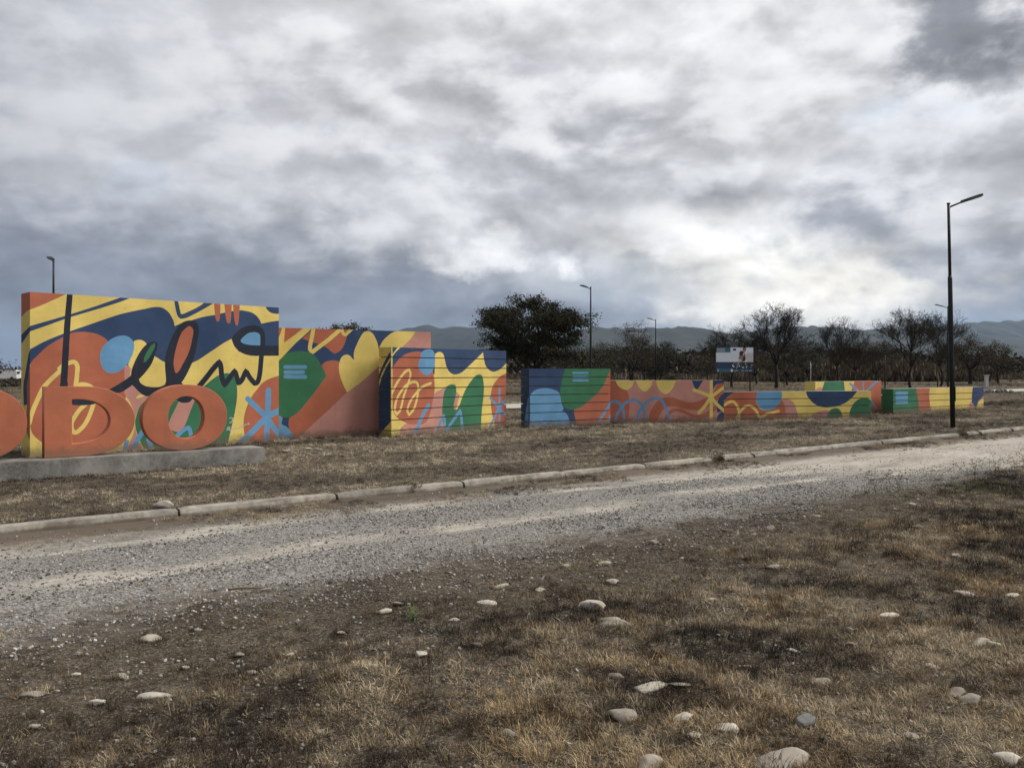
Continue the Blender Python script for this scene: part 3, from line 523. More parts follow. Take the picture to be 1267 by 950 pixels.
 ('W5', 'f', 'N', 'p', 0.000, [(3.40,1.37), (3.89,1.37), (3.89,1.21), (3.65,1.20), (3.55,1.18), (3.47,1.11), (3.41,1.02)]),
 ('W5', 'f', 'N', 'p', 0.000, [(3.89,0.92), (3.77,0.89), (3.65,0.80), (3.58,0.67), (3.54,0.51), (3.55,0.29), (3.72,0.33), (3.89,0.36)]),
 ('W5', 'f', 'N', 'p', 0.000, [(3.89,0.36), (3.72,0.32), (3.60,0.24), (3.54,0.13), (3.53,-0.22), (3.89,-0.22)]),
 ('W5', 'f', 'B', 's', 0.084, [(-0.27,0.08), (-0.08,0.41), (0.06,0.60), (0.21,0.66), (0.37,0.60), (0.48,0.44), (0.52,0.22), (0.47,-0.15)]),
 ('W5', 'f', 'B', 's', 0.084, [(0.23,-0.15), (0.27,0.19), (0.43,0.47), (0.63,0.65), (0.86,0.71), (1.02,0.62), (1.14,0.43), (1.17,0.18), (1.10,-0.16)]),
 ('W5', 'f', 'B', 's', 0.084, [(0.90,-0.16), (0.94,0.19), (1.12,0.50), (1.32,0.68), (1.51,0.74), (1.71,0.70), (1.84,0.49), (1.93,0.24), (1.94,-0.17)]),
 ('W5', 'f', 'Y', 's', 0.103, [(3.35,1.34), (3.35,0.73), (3.35,0.04)]),
 ('W5', 'f', 'Y', 's', 0.103, [(2.78,1.00), (3.31,0.80), (3.52,0.57), (3.89,0.25)]),
 ('W5', 'f', 'Y', 's', 0.103, [(3.89,1.16), (3.35,0.77), (3.15,0.51), (2.94,0.29)]),
 ('W6', 'f', 'O', 'p', 0.000, [(-0.10,1.07), (1.43,1.06), (1.37,0.81), (1.34,0.61), (1.40,0.46), (1.51,0.34), (1.68,0.29), (1.85,0.30), (2.05,0.39), (2.19,0.51), (2.28,0.65), (2.33,0.63), (2.39,0.47), (2.42,0.30), (2.45,-0.21), (-0.10,-0.17)]),
 ('W6', 'f', 'N', 'p', 0.000, [(-0.10,1.07), (0.59,0.91), (0.48,0.87), (0.34,0.78), (0.21,0.67), (0.10,0.52), (0.04,0.33), (-0.10,0.08)]),
 ('W6', 'f', 'B', 'p', 0.000, [(1.41,1.06), (2.26,1.06), (2.30,0.85), (2.29,0.70), (2.23,0.56), (2.13,0.44), (1.99,0.35), (1.82,0.30), (1.66,0.31), (1.52,0.35), (1.42,0.45), (1.36,0.56), (1.34,0.69), (1.36,0.81)]),
 ('W6', 'f', 'P', 'p', 0.000, [(2.27,0.64), (2.37,0.66), (2.49,0.67), (2.62,0.62), (2.73,0.54), (2.80,0.42), (2.86,0.24), (2.93,-0.22), (2.45,-0.21), (2.42,0.30), (2.39,0.47), (2.33,0.59)]),
 ('W6', 'f', 'Y', 's', 0.091, [(0.12,0.42), (0.23,0.51), (0.37,0.58), (0.49,0.60), (0.60,0.53), (0.69,0.38), (0.73,0.19), (0.76,-0.13)]),
 ('W6', 'f', 'Y', 's', 0.092, [(0.54,-0.13), (0.67,0.11), (0.81,0.32), (0.95,0.43), (1.09,0.46), (1.24,0.39), (1.37,0.26), (1.47,0.06), (1.57,0.09), (1.73,0.18), (1.96,0.23), (2.17,0.27)]),
 ('W6', 'f', 'N', 'p', 0.000, [(3.17,1.05), (5.28,1.04), (5.19,0.93), (5.01,0.73), (4.86,0.61), (4.71,0.52), (4.53,0.45), (4.35,0.40), (4.15,0.38), (3.94,0.37), (3.76,0.40), (3.59,0.46), (3.44,0.55), (3.31,0.68), (3.23,0.80)]),
 ('W6', 'f', 'P', 'p', 0.000, [(3.21,-0.22), (3.34,0.02), (3.47,0.15), (3.59,0.21), (3.71,0.24), (3.85,0.27), (4.01,0.28), (4.15,0.23), (3.97,-0.23)]),
 ('W6', 'f', 'G', 'p', 0.000, [(3.96,-0.23), (3.98,0.02), (4.03,0.16), (4.10,0.26), (4.21,0.32), (4.32,0.34), (4.44,0.32), (4.53,0.24), (4.58,0.12), (4.61,-0.24)]),
 ('W6', 'f', 'G', 'p', 0.000, [(4.84,-0.25), (4.86,0.06), (4.90,0.27), (4.98,0.42), (5.08,0.54), (5.22,0.63), (5.37,0.67), (5.52,0.67), (5.64,0.64), (5.73,0.57), (5.88,0.41), (5.88,-0.26)]),
 ('W7', 'f', 'P', 'p', 0.000, [(-0.06,0.76), (-0.01,0.91), (0.18,1.00), (0.43,1.02), (0.43,0.75)]),
 ('W7', 'f', 'G', 'p', 0.000, [(0.33,0.75), (0.43,0.94), (0.53,1.10), (0.65,1.34), (1.85,1.34), (1.92,1.12), (1.97,0.72)]),
 ('W7', 'f', 'O', 'p', 0.000, [(2.72,1.34), (4.83,1.33), (4.83,-0.21), (2.02,-0.11), (2.24,0.64), (2.40,0.86), (2.53,1.05)]),
 ('W7', 'f', 'B', 's', 0.092, [(2.32,1.13), (2.63,0.99), (2.94,0.85)]),
 ('W7', 'f', 'B', 's', 0.093, [(3.28,1.25), (3.28,1.03), (3.28,0.82)]),
 ('W7', 'f', 'B', 's', 0.094, [(4.36,1.24), (3.93,1.04), (3.50,0.84)]),
 ('W7', 'f', 'B', 's', 0.094, [(3.67,0.61), (3.96,0.39), (4.25,0.16)]),
 ('W8', 'f', 'G', 'p', 0.000, [(-0.13,1.06), (1.53,1.05), (1.61,0.79), (1.71,0.57), (1.76,0.34), (1.75,0.09), (1.68,-0.21), (-0.13,-0.15)]),
 ('W8', 'f', 'O', 'p', 0.000, [(1.53,1.05), (2.61,1.04), (2.55,0.74), (2.55,0.51), (2.61,0.25), (2.74,-0.24), (1.68,-0.21), (1.75,0.09), (1.76,0.34), (1.71,0.57), (1.61,0.79)]),
 ('W8', 'f', 'B', 's', 0.133, [(0.19,0.75), (0.59,0.75), (0.94,0.75)]),
 ('W8', 'f', 'B', 's', 0.133, [(0.19,0.59), (0.59,0.59), (0.94,0.59)]),
 ('W8', 'f', 'B', 's', 0.133, [(0.19,0.42), (0.59,0.42), (0.94,0.42)]),
 ('W8', 'f', 'P', 'p', 0.000, [(7.16,0.55), (6.83,0.43), (6.50,0.32), (6.33,0.16), (6.17,-0.23), (5.53,-0.21), (5.73,0.26), (6.01,0.37)]),
 ('W8', 'f', 'N', 'p', 0.000, [(6.03,1.05), (7.16,1.04), (7.16,0.59), (6.91,0.53), (6.66,0.45), (6.48,0.34), (6.35,0.18), (6.25,-0.00), (6.13,0.17), (5.89,0.32), (5.93,0.65)]),
]

# ------------------------------------------------------------------ the setting: ground, road, kerb, hills
def site(o): o.location = (*SITE_O, 0); o.rotation_euler = (0, 0, SITE_A); return o
def grid_mesh(name, ss, ts, zf, mat):
    S, T = np.meshgrid(np.array(ss), np.array(ts), indexing='ij'); Z = zf(S, T)
    v = np.stack([S.ravel(), T.ravel(), np.asarray(Z).ravel()], 1); n = len(ts)
    i = np.arange(len(ss) - 1)[:, None] * n + np.arange(n - 1)[None]; i = i.ravel()
    f = np.stack([i, i + n, i + n + 1, i + 1], 1)
    me = bpy.data.meshes.new(name); me.from_pydata(v.tolist(), [], f.tolist()); me.materials.append(mat)
    me.polygons.foreach_set('use_smooth', [True] * len(f)); me.update()
    o = bpy.data.objects.new(name, me); COL.objects.link(o); return o
def steps(*seg):
    out = [seg[0][0]]
    for a, b, d in seg:
        k = max(1, int(round((b - a) / d))); out += list(np.linspace(a, b, k + 1)[1:])
    return out
ss = steps((-9000, -3000, 3000), (-3000, -600, 600), (-600, -100, 100), (-100, -20, 10), (-20, -9, .5), (-9, 16, .12), (16, 36, .4), (36, 110, 8), (110, 600, 70), (600, 3000, 600), (3000, 11000, 2000))
ts = steps((-1500, -300, 600), (-300, -40, 65), (-40, -14, 5), (-14, -3.2, .12), (-3.2, -.2, .5), (-.2, 0.3, .04), (.3, 12, .25), (12, 40, 1), (40, 240, 6), (240, 800, 70), (800, 4000, 800), (4000, 9000, 2500))
ground = site(grid_mesh('ground', ss, ts, ground_z, M_SOIL)); tag(ground, kind='structure')

def road_z(s, t):
    crown = .012 * (1 - np.clip((t + 1.75) / 1.75, -1.5, 1.5) ** 2)
    return crown - .015 * (np.exp(-((t + 2.3) / .22) ** 2) + np.exp(-((t + .95) / .22) ** 2)) + (fbm(s * 1.3, t * 1.3, 21, 3) - .5) * .035 + .014 + .035 * np.exp(-((t + .05) / .28) ** 2)
rs = steps((-60, -12, 2), (-12, 18, .15), (18, 70, 2)); rt = steps((-4.5, .02, .15))
road = grid_mesh('gravel_road', rs, rt, road_z, M_ROAD)
for v in road.data.vertices:      # ragged near edge
    if v.co.y < -4.4: v.co.z = -.06
site(road); tag(road, kind='structure')

track = grid_mesh('far_track', steps((-120, 200, 8)), steps((18.4, 22.4, 1)), lambda s, t: ground_z(s, t) + .02 + 0 * s, M_FARROAD)
site(track); tag(track, kind='structure')

# kerb: a footing lip with separate stones standing on it
mb = MB(); mb.box(-60, 70, -.07, .03, -.06, .019)
kerb = site(mb.build('kerb', M_KERB)); tag(kerb, kind='structure')
edges = [(-26 + 1.9 * k, -26 + 1.9 * k + 1.88) for k in range(11)]
edges = [e for e in edges if e[1] < -4.7] + [(-6.56, -4.67), (-4.655, -2.77), (-2.75, -.86), (-.84, 1.02), (1.04, 2.81), (2.83, 4.5), (4.86, 5.70), (5.74, 6.42), (6.45, 8.38), (8.40, 10.36), (10.39, 12.05), (12.07, 14.1), (14.5, 15.1), (15.36, 17.15), (17.2, 19.1)] + [(19.13 + 1.92 * k, 19.13 + 1.92 * k + 1.89) for k in range(12)]
for k, (a, b) in enumerate(edges):
    a += .006; b -= .006; rr = random.Random(k); L = b - a; n = max(4, int(L / .09)); bm = bmesh.new(); rings = []
    prof = [(-.012, .02), (-.006, .085), (.012, .128), (.040, .142), (.110, .143), (.150, .128), (.156, .02)]
    for i in range(n + 1):
        x = a + L * i / n; ring = []
        for j, (y, z) in enumerate(prof):
            jit = (float(fbm(x * 5 + k * 9, j * 1.7, 40, 3)) - .5)
            chip = max(0, float(vnoise(x * 7 + k * 31, j * .5, 55)) - .72) * .11 if 1 <= j <= 3 else 0
            end = .015 if i in (0, n) and j >= 2 else 0
            ring.append(bm.verts.new((x, y + jit * .012 + chip, z + jit * .012 - chip - end)))
        rings.append(ring)
    m = len(prof)
    for i in range(n):
        for j in range(m - 1): bm.faces.new((rings[i][j], rings[i + 1][j], rings[i + 1][j + 1], rings[i][j + 1]))
    bm.faces.new(rings[0]); bm.faces.new(rings[-1][::-1])
    bmesh.ops.recalc_face_normals(bm, faces=bm.faces[:])
    me = bpy.data.meshes.new('kerb_stone'); bm.to_mesh(me); bm.free(); me.materials.append(M_KERB)
    o = bpy.data.objects.new('kerb_stone', me); COL.objects.link(o); o.parent = kerb
    o.location = (0, rr.uniform(-.012, .012), rr.uniform(-.016, .0)); o.rotation_euler = (rr.uniform(-.02, .02), 0, rr.uniform(-.0012, .0012))

# hills: ridge lines at true distance, built as terrain with front and back slopes
def hills(name, dist, depth, pts, seed, rough):
    """pts: (bearing as x/y, rise as z/y) of the ridge"""
    bx = np.linspace(pts[0][0], pts[-1][0], 260); bz = np.interp(bx, [p[0] for p in pts], [p[1] for p in pts])
    prof = np.linspace(-1, 1, 27); V = []; n = len(prof)
    for i, (b, z) in enumerate(zip(bx, bz)):
        for q in prof:
            y = dist + q * depth; top = z * dist + 1.6
            spur = float(fbm(b * 26 + 5, q * 1.6, seed, 4)) - .5
            f = max(0.0, 1 - abs(q) ** 1.25)
            zz = top * f * (1 + spur * rough * 1.7 * (1 - f) ** .5) + top * rough * .12 * (float(vnoise(b * 160, q * 9, seed + 3)) - .5) * f
            V.append((b * dist * (1 + 0.02 * q), y, zz - 4 * (1 - f)))
    i = (np.arange(len(bx) - 1)[:, None] * n + np.arange(n - 1)[None]).ravel()
    F = np.stack([i, i + n, i + n + 1, i + 1], 1).tolist()
    me = bpy.data.meshes.new(name); me.from_pydata(V, [], F); me.materials.append(M_HILL); me.polygons.foreach_set('use_smooth', [True] * len(F)); me.update()
    o = bpy.data.objects.new(name, me); COL.objects.link(o); tag(o, kind='structure')
hills('hills', 4200, 1300, [(-.02, .004), (.04, .035), (.08, .0505), (.10, .0545), (.125, .0535), (.155, .0525), (.18, .0535), (.205, .0540), (.225, .0525), (.24, .0480), (.26, .0465), (.29, .0500), (.32, .0535), (.342, .0560), (.375, .0555), (.40, .0530), (.425, .0495), (.44, .0470), (.50, .041), (.56, .037), (.60, .033), (.66, .030), (.9, .028), (1.1, .02)], 4, .5)
hills('hills', 5900, 1500, [(-.24, .002), (-.19, .026), (-.165, .036), (-.14, .0495), (-.12, .0540), (-.10, .0575), (-.085, .0530), (-.07, .0545), (-.03, .052), (.02, .049), (.07, .047), (.20, .046), (.34, .047), (.42, .0490), (.44, .0525), (.47, .053), (.50, .048), (.55, .046), (.62, .041), (.8, .036), (1.05, .03)], 14, .4)
hills('hills', 7600, 1500, [(.30, .004), (.38, .030), (.46, .046), (.52, .056), (.56, .060), (.60, .062), (.66, .066), (.75, .070), (.9, .06), (1.05, .05)], 24, .35)

# ------------------------------------------------------------------ painted walls
def smooth_line(P, closed, corner=48, sub=4):
    P = [Vector((p[0], p[1])) for p in P]; n = len(P); out = []
    def tang(i, seg):
        a = P[(i - 1) % n]; b = P[i]; c = P[(i + 1) % n]
        if not closed and i in (0, n - 1): return seg
        u = b - a; v = c - b
        if u.length < 1e-6 or v.length < 1e-6 or math.degrees(u.angle(v)) > corner: return seg
        return (c - a).normalized() * seg.length
    for i in range(n if closed else n - 1):
        a = P[i]; b = P[(i + 1) % n]; seg = b - a; m0 = tang(i, seg); m1 = tang((i + 1) % n, seg)
        for k in range(sub):
            q = k / sub
            out.append(a * (2 * q**3 - 3 * q**2 + 1) + m0 * (q**3 - 2 * q**2 + q) + b * (-2 * q**3 + 3 * q**2) + m1 * (q**3 - q**2))
    if not closed: out.append(P[-1])
    return out
class Shape:
    def __init__(s, col, kind, wd, pts):
        s.col = PAINT_ORDER.index(col); s.kind = kind; s.w = wd / 2
        if kind == 's':
            L = smooth_line(pts, False, 75, 5); s.line = np.array([(p.x, p.y) for p in L]); lo = []; ro = []
            for i, p in enumerate(L):
                d = (L[min(i + 1, len(L) - 1)] - L[max(i - 1, 0)]).normalized(); nn = Vector((-d.y, d.x)) * s.w; lo.append(p + nn); ro.append(p - nn)
            def cap(c, a0):
                return [c + Vector((math.cos(a0 + q), math.sin(a0 + q))) * s.w for q in (-1.05, -.52, 0, .52, 1.05)]
            d0 = L[0] - L[1]; d1 = L[-1] - L[-2]
            s.out = lo + cap(L[-1], math.atan2(d1.y, d1.x))[::-1] + ro[::-1] + cap(L[0], math.atan2(d0.y, d0.x))[::-1]
        else:
            s.out = smooth_line(pts, True, 48 if kind == 'p' else 120)
        s.arr = np.array([(p.x, p.y) for p in s.out])
    def inside(s, C):
        if s.kind == 's':
            a = s.line[:-1]; b = s.line[1:]; ab = b - a; L2 = (ab ** 2).sum(1) + 1e-12
            res = np.zeros(len(C), bool)
            for k in range(len(a)):
                tt = np.clip(((C - a[k]) @ ab[k]) / L2[k], 0, 1); res |= ((C - a[k] - tt[:, None] * ab[k]) ** 2).sum(1) < s.w ** 2
            return res
        x, y = C[:, 0], C[:, 1]; res = np.zeros(len(C), bool); A = s.arr; B = np.roll(A, -1, 0)
        for (x0, y0), (x1, y1) in zip(A, B):
            c = ((y0 > y) != (y1 > y))
            if c.any(): res ^= c & (x < (x1 - x0) * (y - y0) / (y1 - y0 + 1e-15) + x0)
        return res
def clip(a, b, u0, u1, v0, v1):
    t0, t1 = 0., 1.; d = b - a
    for p, q in ((-d.x, a.x - u0), (d.x, u1 - a.x), (-d.y, a.y - v0), (d.y, v1 - a.y)):
        if abs(p) < 1e-12:
            if q < 0: return None
        else:
            r = q / p
            if p < 0: t0 = max(t0, r)
            else: t1 = min(t1, r)
            if t0 > t1: return None
    return a + d * t0, a + d * t1
def painted(shapes, u0, u1, v0, v1, bg):
    """triangulate a rectangle of wall along the edges of the paint; returns points, triangles, paint of each"""
    V = [Vector(p) for p in ((u0, v0), (u1, v0), (u1, v1), (u0, v1))]; E = [(0, 1), (1, 2), (2, 3), (3, 0)]
    for sh in shapes:
        o = sh.out
        for i in range(len(o)):
            c = clip(o[i], o[(i + 1) % len(o)], u0, u1, v0, v1)
            if c and (c[1] - c[0]).length > 1e-5: E.append((len(V), len(V) + 1)); V += [c[0], c[1]]
    vs, es, fs, *_ = geometry.delaunay_2d_cdt(V, E, [], 0, 1e-4)
    vs = [(p.x, p.y) for p in vs]; C = np.array([np.mean([vs[i] for i in f], 0) for f in fs])
    col = np.full(len(fs), PAINT_ORDER.index(bg))
    for sh in shapes: col[sh.inside(C)] = sh.col
    return vs, fs, col.tolist()
def panel(mb, shf, she, L, th, z0, z1, bgf, bge, off=0.0, bare=8):
    """a slab with painted face (y = -off) and painted left end"""
    vs, fs, c = painted(shf, 0, L, z0, z1, bgf); mb.add([(u, -off, v) for u, v in vs], fs, c)
    vs, fs, c = painted(she, 0, th, z0, z1, bge); mb.add([(-off, th - u, v) for u, v in vs], fs, c)
    mb.add([(-off, th, z0), (L, th, z0), (L, th, z1), (-off, th, z1), (-off, -off, z1), (L, -off, z1), (L, -off, z0), (-off, -off, z0)],
           [(1, 0, 3, 2), (4, 5, 2, 3), (7, 0, 1, 6), (6, 1, 2, 5)], [bare, bare, bare, PAINT_ORDER.index(bgf)])
    if off: mb.add([(-off, -off, z0), (0, -off, z0), (0, -off, z1), (-off, -off, z1)], [(0, 1, 2, 3)], PAINT_ORDER.index(bge)); mb.add([(-off, 0, z0), (-off, -off, z0), (-off, -off, z1), (-off, 0, z1)], [(0, 1, 2, 3)], PAINT_ORDER.index(bge))
SHAPES = {}
for wl, face, c, kind, wd, pts in MURAL: SHAPES.setdefault((wl, face), []).append(Shape(c, kind, wd, pts))
WALL_INFO = {
 'W1': ('Y', 'Y', 0, 'tallest painted wall, with black looping handwriting, behind the orange letters'),
 'W2': ('N', 'N', 0, 'tall navy wall with yellow heart and green blob with three blue dashes'),
 'W3': ('Y', 'Y', 1, 'grooved yellow wall with navy drips, green humps and yellow scribble on an orange oval'),
 'W4': ('N', 'N', 1, 'short grooved wall painted navy, light blue, green and orange'),
 'W5': ('P', 'P', 0, 'smooth pink wall with yellow half discs, blue loops and a yellow star'),
 'W6': ('Y', 'Y', 1, 'long low grooved wall with navy half disc and light blue disc'),
 'W7': ('Y', 'Y', 0, 'yellow, green and orange wall standing behind the long low grooved wall'),
 'W8': ('Y', 'G', 1, 'low grooved wall with green end and broad yellow middle behind the near lamp post'),
}
for key, (A, ang, L, hgt, th) in WALL_GEO.items():
    bgf, bge, grooved, label = WALL_INFO[key]; shf = SHAPES.get((key, 'f'), []); she = SHAPES.get((key, 'e'), [])
    if not grooved:
        mb = MB(); panel(mb, shf, she, L, th, -.25, hgt, bgf, bge)
        o = mb.build('painted_wall', WALL_MATS)
    else:
        o = empty('painted_wall')
        mb = MB(); mb.box(.03, L - .03, .03, th - .01, -.25, hgt - .02); mb.build('core', M_BARE, o)
        k = 0
        while hgt - k * .25 > 0.0:
            z1 = hgt - k * .25; z0 = max(z1 - .227, -.2); mb = MB(); panel(mb, shf, she, L, th, z0, z1, bgf, bge, off=.030); mb.build('board', WALL_MATS, o); k += 1
    o.location = (*A, LAWN); o.rotation_euler = (0, 0, R(ang)); tag(o, label, 'wall', 'painted walls standing on the lawn')

# ------------------------------------------------------------------ plinth and letters
PA = R(38.8); PU = Vector((math.cos(PA), math.sin(PA), 0)); PN = Vector((-PU.y, PU.x, 0))
mb = MB(); mb.box(-5.2, 3.87, 0, .56, -.3, .27)
pl = mb.build('plinth', M_CONC, bevel=.012); pl.location = (-7.22, 11.70, LAWN); pl.rotation_euler = (0, 0, PA); tag(pl, 'long low grey concrete plinth carrying the orange letters', 'plinth')
def superell(cx, cy, a, b, e, n=72):
    return [(cx + a * math.copysign(abs(math.cos(q)) ** e, math.cos(q)), cy + b * math.copysign(abs(math.sin(q)) ** e, math.sin(q))) for q in (2 * math.pi * k / n for k in range(n))]
def d_outline(x0, x1, y0, y1, k):
    P = [(x0, y0), (x0, y1)]; xm = x0 + (x1 - x0) * k; cy = (y0 + y1) / 2
    for i in range(41):
        q = math.pi / 2 - math.pi * i / 40
        P.append((xm + (x1 - xm) * abs(math.cos(q)) ** .92, cy + (y1 - y0) / 2 * math.sin(q)))
    return P
def letter(outer, inner, th):
    cu = bpy.data.curves.new('letter', 'CURVE'); cu.dimensions = '2D'; cu.fill_mode = 'BOTH'; cu.extrude = th / 2 - .006; cu.bevel_depth = .006; cu.bevel_resolution = 1; cu.offset = -.006
    for P in (outer, inner):
        sp = cu.splines.new('POLY'); sp.points.add(len(P) - 1); sp.use_cyclic_u = True
        for q, p in zip(sp.points, P): q.co = (*p, 0, 1)
    ob = bpy.data.objects.new('tmp', cu); COL.objects.link(ob); dg = bpy.context.evaluated_depsgraph_get()
    me = bpy.data.meshes.new_from_object(ob.evaluated_get(dg)); bpy.data.objects.remove(ob)
    me.transform(Matrix.Rotation(R(90), 4, 'X')); me.materials.clear(); me.materials.append(M_LETTER); return me
H = 1.075; TH = .18
me_o = letter(superell(.6775, H / 2, .6775, H / 2, .93), superell(.685, H / 2, .29, .345, .96), TH)
me_d = letter(d_outline(0, 1.266, 0, 1.062, .42), d_outline(.374, .908, .197, .867, .10), TH)
def put_letter(me, wpos, label):
    o = bpy.data.objects.new('giant_letter', me); COL.objects.link(o)
    p = Vector((-6.94, 12.30, 0)) + PU * wpos + PN * (TH / 2); o.location = (p.x, p.y, LAWN + .272); o.rotation_euler = (0, 0, PA); tag(o, label, 'letter', 'giant orange letters on the plinth')
put_letter(me_d, 0.0, 'giant orange letter D standing between two letters O on the plinth')
put_letter(me_o, 1.375, 'giant orange letter O at the end of the plinth, beside the D')
put_letter(me_o, -1.575, 'giant orange letter O before the flat back of the D')

# ------------------------------------------------------------------ street lamps
def lamp():
    r = empty('street_lamp')
    mb = MB(); mb.tube([(0, 0, -.3), (0, 0, .02)], .10, 16); mb.build('footing', M_CONC, r, True)
    mb = MB(); mb.tube([(0, 0, 0), (0, 0, 4.15), (0, 0, 4.2)], [.066, .058, .046], 16); mb.build('lower_pole', M_POLE, r, True)
    mb = MB(); mb.tube([(0, 0, 4.18), (0, 0, 6.2)], [.042, .038], 14); po = mb.build('upper_pole', M_POLE, r, True)
    mb = MB(); mb.tube([(0, 0, 6.19), (0, 0, 6.215)], .05, 14); mb.build('cap', M_POLE, po, True)
    mb = MB(); mb.tube([(.02, 0, 6.10), (.34, 0, 6.22)], .024, 10); mb.build('arm', M_POLE, r, True)
    M = Matrix.Translation((.31, 0, 6.215)) @ Matrix.Rotation(R(-16), 4, 'Y')
    mb = MB(); mb.box(0, .14, -.05, .05, -.03, .04, 0, M); mb.box(.13, .54, -.10, .10, -.025, .03, 0, M)
    for k in range(6): mb.box(.17 + k * .055, .18 + k * .055, -.09, .09, .03, .048, 0, M)
    hd = mb.build('lamp_head', M_LAMP, r)
    mb = MB(); mb.box(.22, .51, -.075, .075, -.034, -.0255, 0, M); mb.build('lens', M_LENS, hd)
    mb = MB(); mb.box(.066, .080, -.045, .045, .75, 1.15); mb.build('hatch', M_POLE, r)
    return r
L0 = lamp(); L0.location = (12.15, 22.85, LAWN); L0.rotation_euler = (0, R(-1.0), R(-20)); tag(L0, 'tall dark lamp post by the kerb in front of the low grooved walls', 'street lamp', 'street lamps on the estate')
for x, y, rz, lab in ((4.29, 45.2, 124, 'dark street lamp rising beside the broad dense tree'), (12.65, 73.0, 138, 'distant dark street lamp above the round evergreen shrub'), (30.7, 58.4, 140, 'distant street lamp hidden behind the near lamp post'), (-18.8, 34.0, 130, 'dark lamp post rising behind the tallest painted wall')):
    o = copy_tree(L0); o.location = (x, y, LAWN - .02); o.rotation_euler = (0, 0, R(rz)); tag(o, lab, 'street lamp', 'street lamps on the estate')

# ------------------------------------------------------------------ billboard
bb = empty('billboard', (16.1, 60.0, LAWN), R(6)); tag(bb, 'advertising billboard on two thin posts with photo and blue lower half', 'billboard')
def flat_mat(name, c):
    m, n, b = new_mat(name); g = ocoord(n); a = n.noise(g, 8, 5, .6); finish(n, b, n.mix(a, tuple(x * .8 for x in c), tuple(min(1, x * 1.15) for x in c)), .5); return m
BC = [flat_mat('print_' + nm, c) for nm, c in (('white', (.62, .66, .72)), ('navy', (.025, .05, .10)), ('teal', (.05, .12, .16)), ('grey', (.22, .26, .30)), ('skin', (.28, .15, .12)), ('maroon', (.10, .045, .05)), ('black', (.03, .028, .03)), ('pale_pink', (.50, .46, .47)))]
BW, BH, BZ = 2.78, 1.80, 1.55; px = BW / 760.; 
def brect(mb, x0, y0, x1, y1, c, k): # print laid out on the board, thousandths of its width
    X0, X1 = (x0 - 225) * px - BW / 2, (x1 - 225) * px - BW / 2; Z0, Z1 = BZ + (640 - y1) * BH / 490., BZ + (640 - y0) * BH / 490.
    mb.add([(X0, -.03 - .002 * k, Z0), (X1, -.03 - .002 * k, Z0), (X1, -.03 - .002 * k, Z1), (X0, -.03 - .002 * k, Z1)], [(0, 1, 2, 3)], c)
mb = MB(); mb.box(-BW / 2, BW / 2, -.03, .03, BZ, BZ + BH); pan = mb.build('panel', BC[1], bb)
mb = MB()
brect(mb, 240, 165, 520, 250, 3, 1); brect(mb, 410, 165, 520, 240, 2, 2); brect(mb, 520, 155, 985, 440, 0, 1); brect(mb, 225, 255, 530, 440, 0, 2)
brect(mb, 570, 175, 635, 215, 1, 3); brect(mb, 265, 575, 520, 640, 2, 2); brect(mb, 258, 580, 272, 635, 0, 3); brect(mb, 525, 580, 570, 635, 0, 3); brect(mb, 530, 450, 980, 570, 6, 2)
rb = random.Random(3)
for k in range(46):   # the crowded picture strip
    x = rb.uniform(535, 950); y = rb.uniform(455, 545); brect(mb, x, y, x + rb.uniform(8, 30), y + rb.uniform(8, 26), rb.choice([3, 3, 0, 7, 1, 6]), 3 + k * .02)
for a, b in ((590, 680), (735, 795), (815, 875), (890, 960)): brect(mb, a, 598, b, 622, 3, 3)
def boval(cx, cy, rx, ry, c, k):
    P = [((cx + rx * math.cos(q) - 225) * px - BW / 2, -.03 - .002 * k, BZ + (640 - (cy + ry * math.sin(q))) * BH / 490.) for q in (2 * math.pi * i / 20 for i in range(20))]; mb.add(P[::-1], [tuple(range(20))], c)
brect(mb, 860, 260, 980, 436, 7, 2); boval(880, 330, 70, 70, 7, 2.2)
boval(760, 330, 62, 108, 5, 3); boval(735, 280, 36, 60, 6, 3.2); boval(805, 190, 34, 44, 6, 3.5); boval(806, 205, 26, 34, 4, 4); boval(735, 360, 50, 50, 4, 4); boval(715, 410, 36, 26, 7, 4.3); boval(790, 290, 14, 30, 7, 4.5); boval(800, 380, 30, 46, 6, 4.1)
mb.build('printed_sheet', BC, pan)
for x in (-1.18, 1.19):
    mb = MB(); mb.tube([(x, .05, -.3), (x, .05, BZ + BH * .9)], .055, 8); mb.build('post', M_RUST, bb)
mb = MB(); mb.box(-1.08, -.82, -.01, .012, .72, .90); mb.build('notice', BC[7], bb)
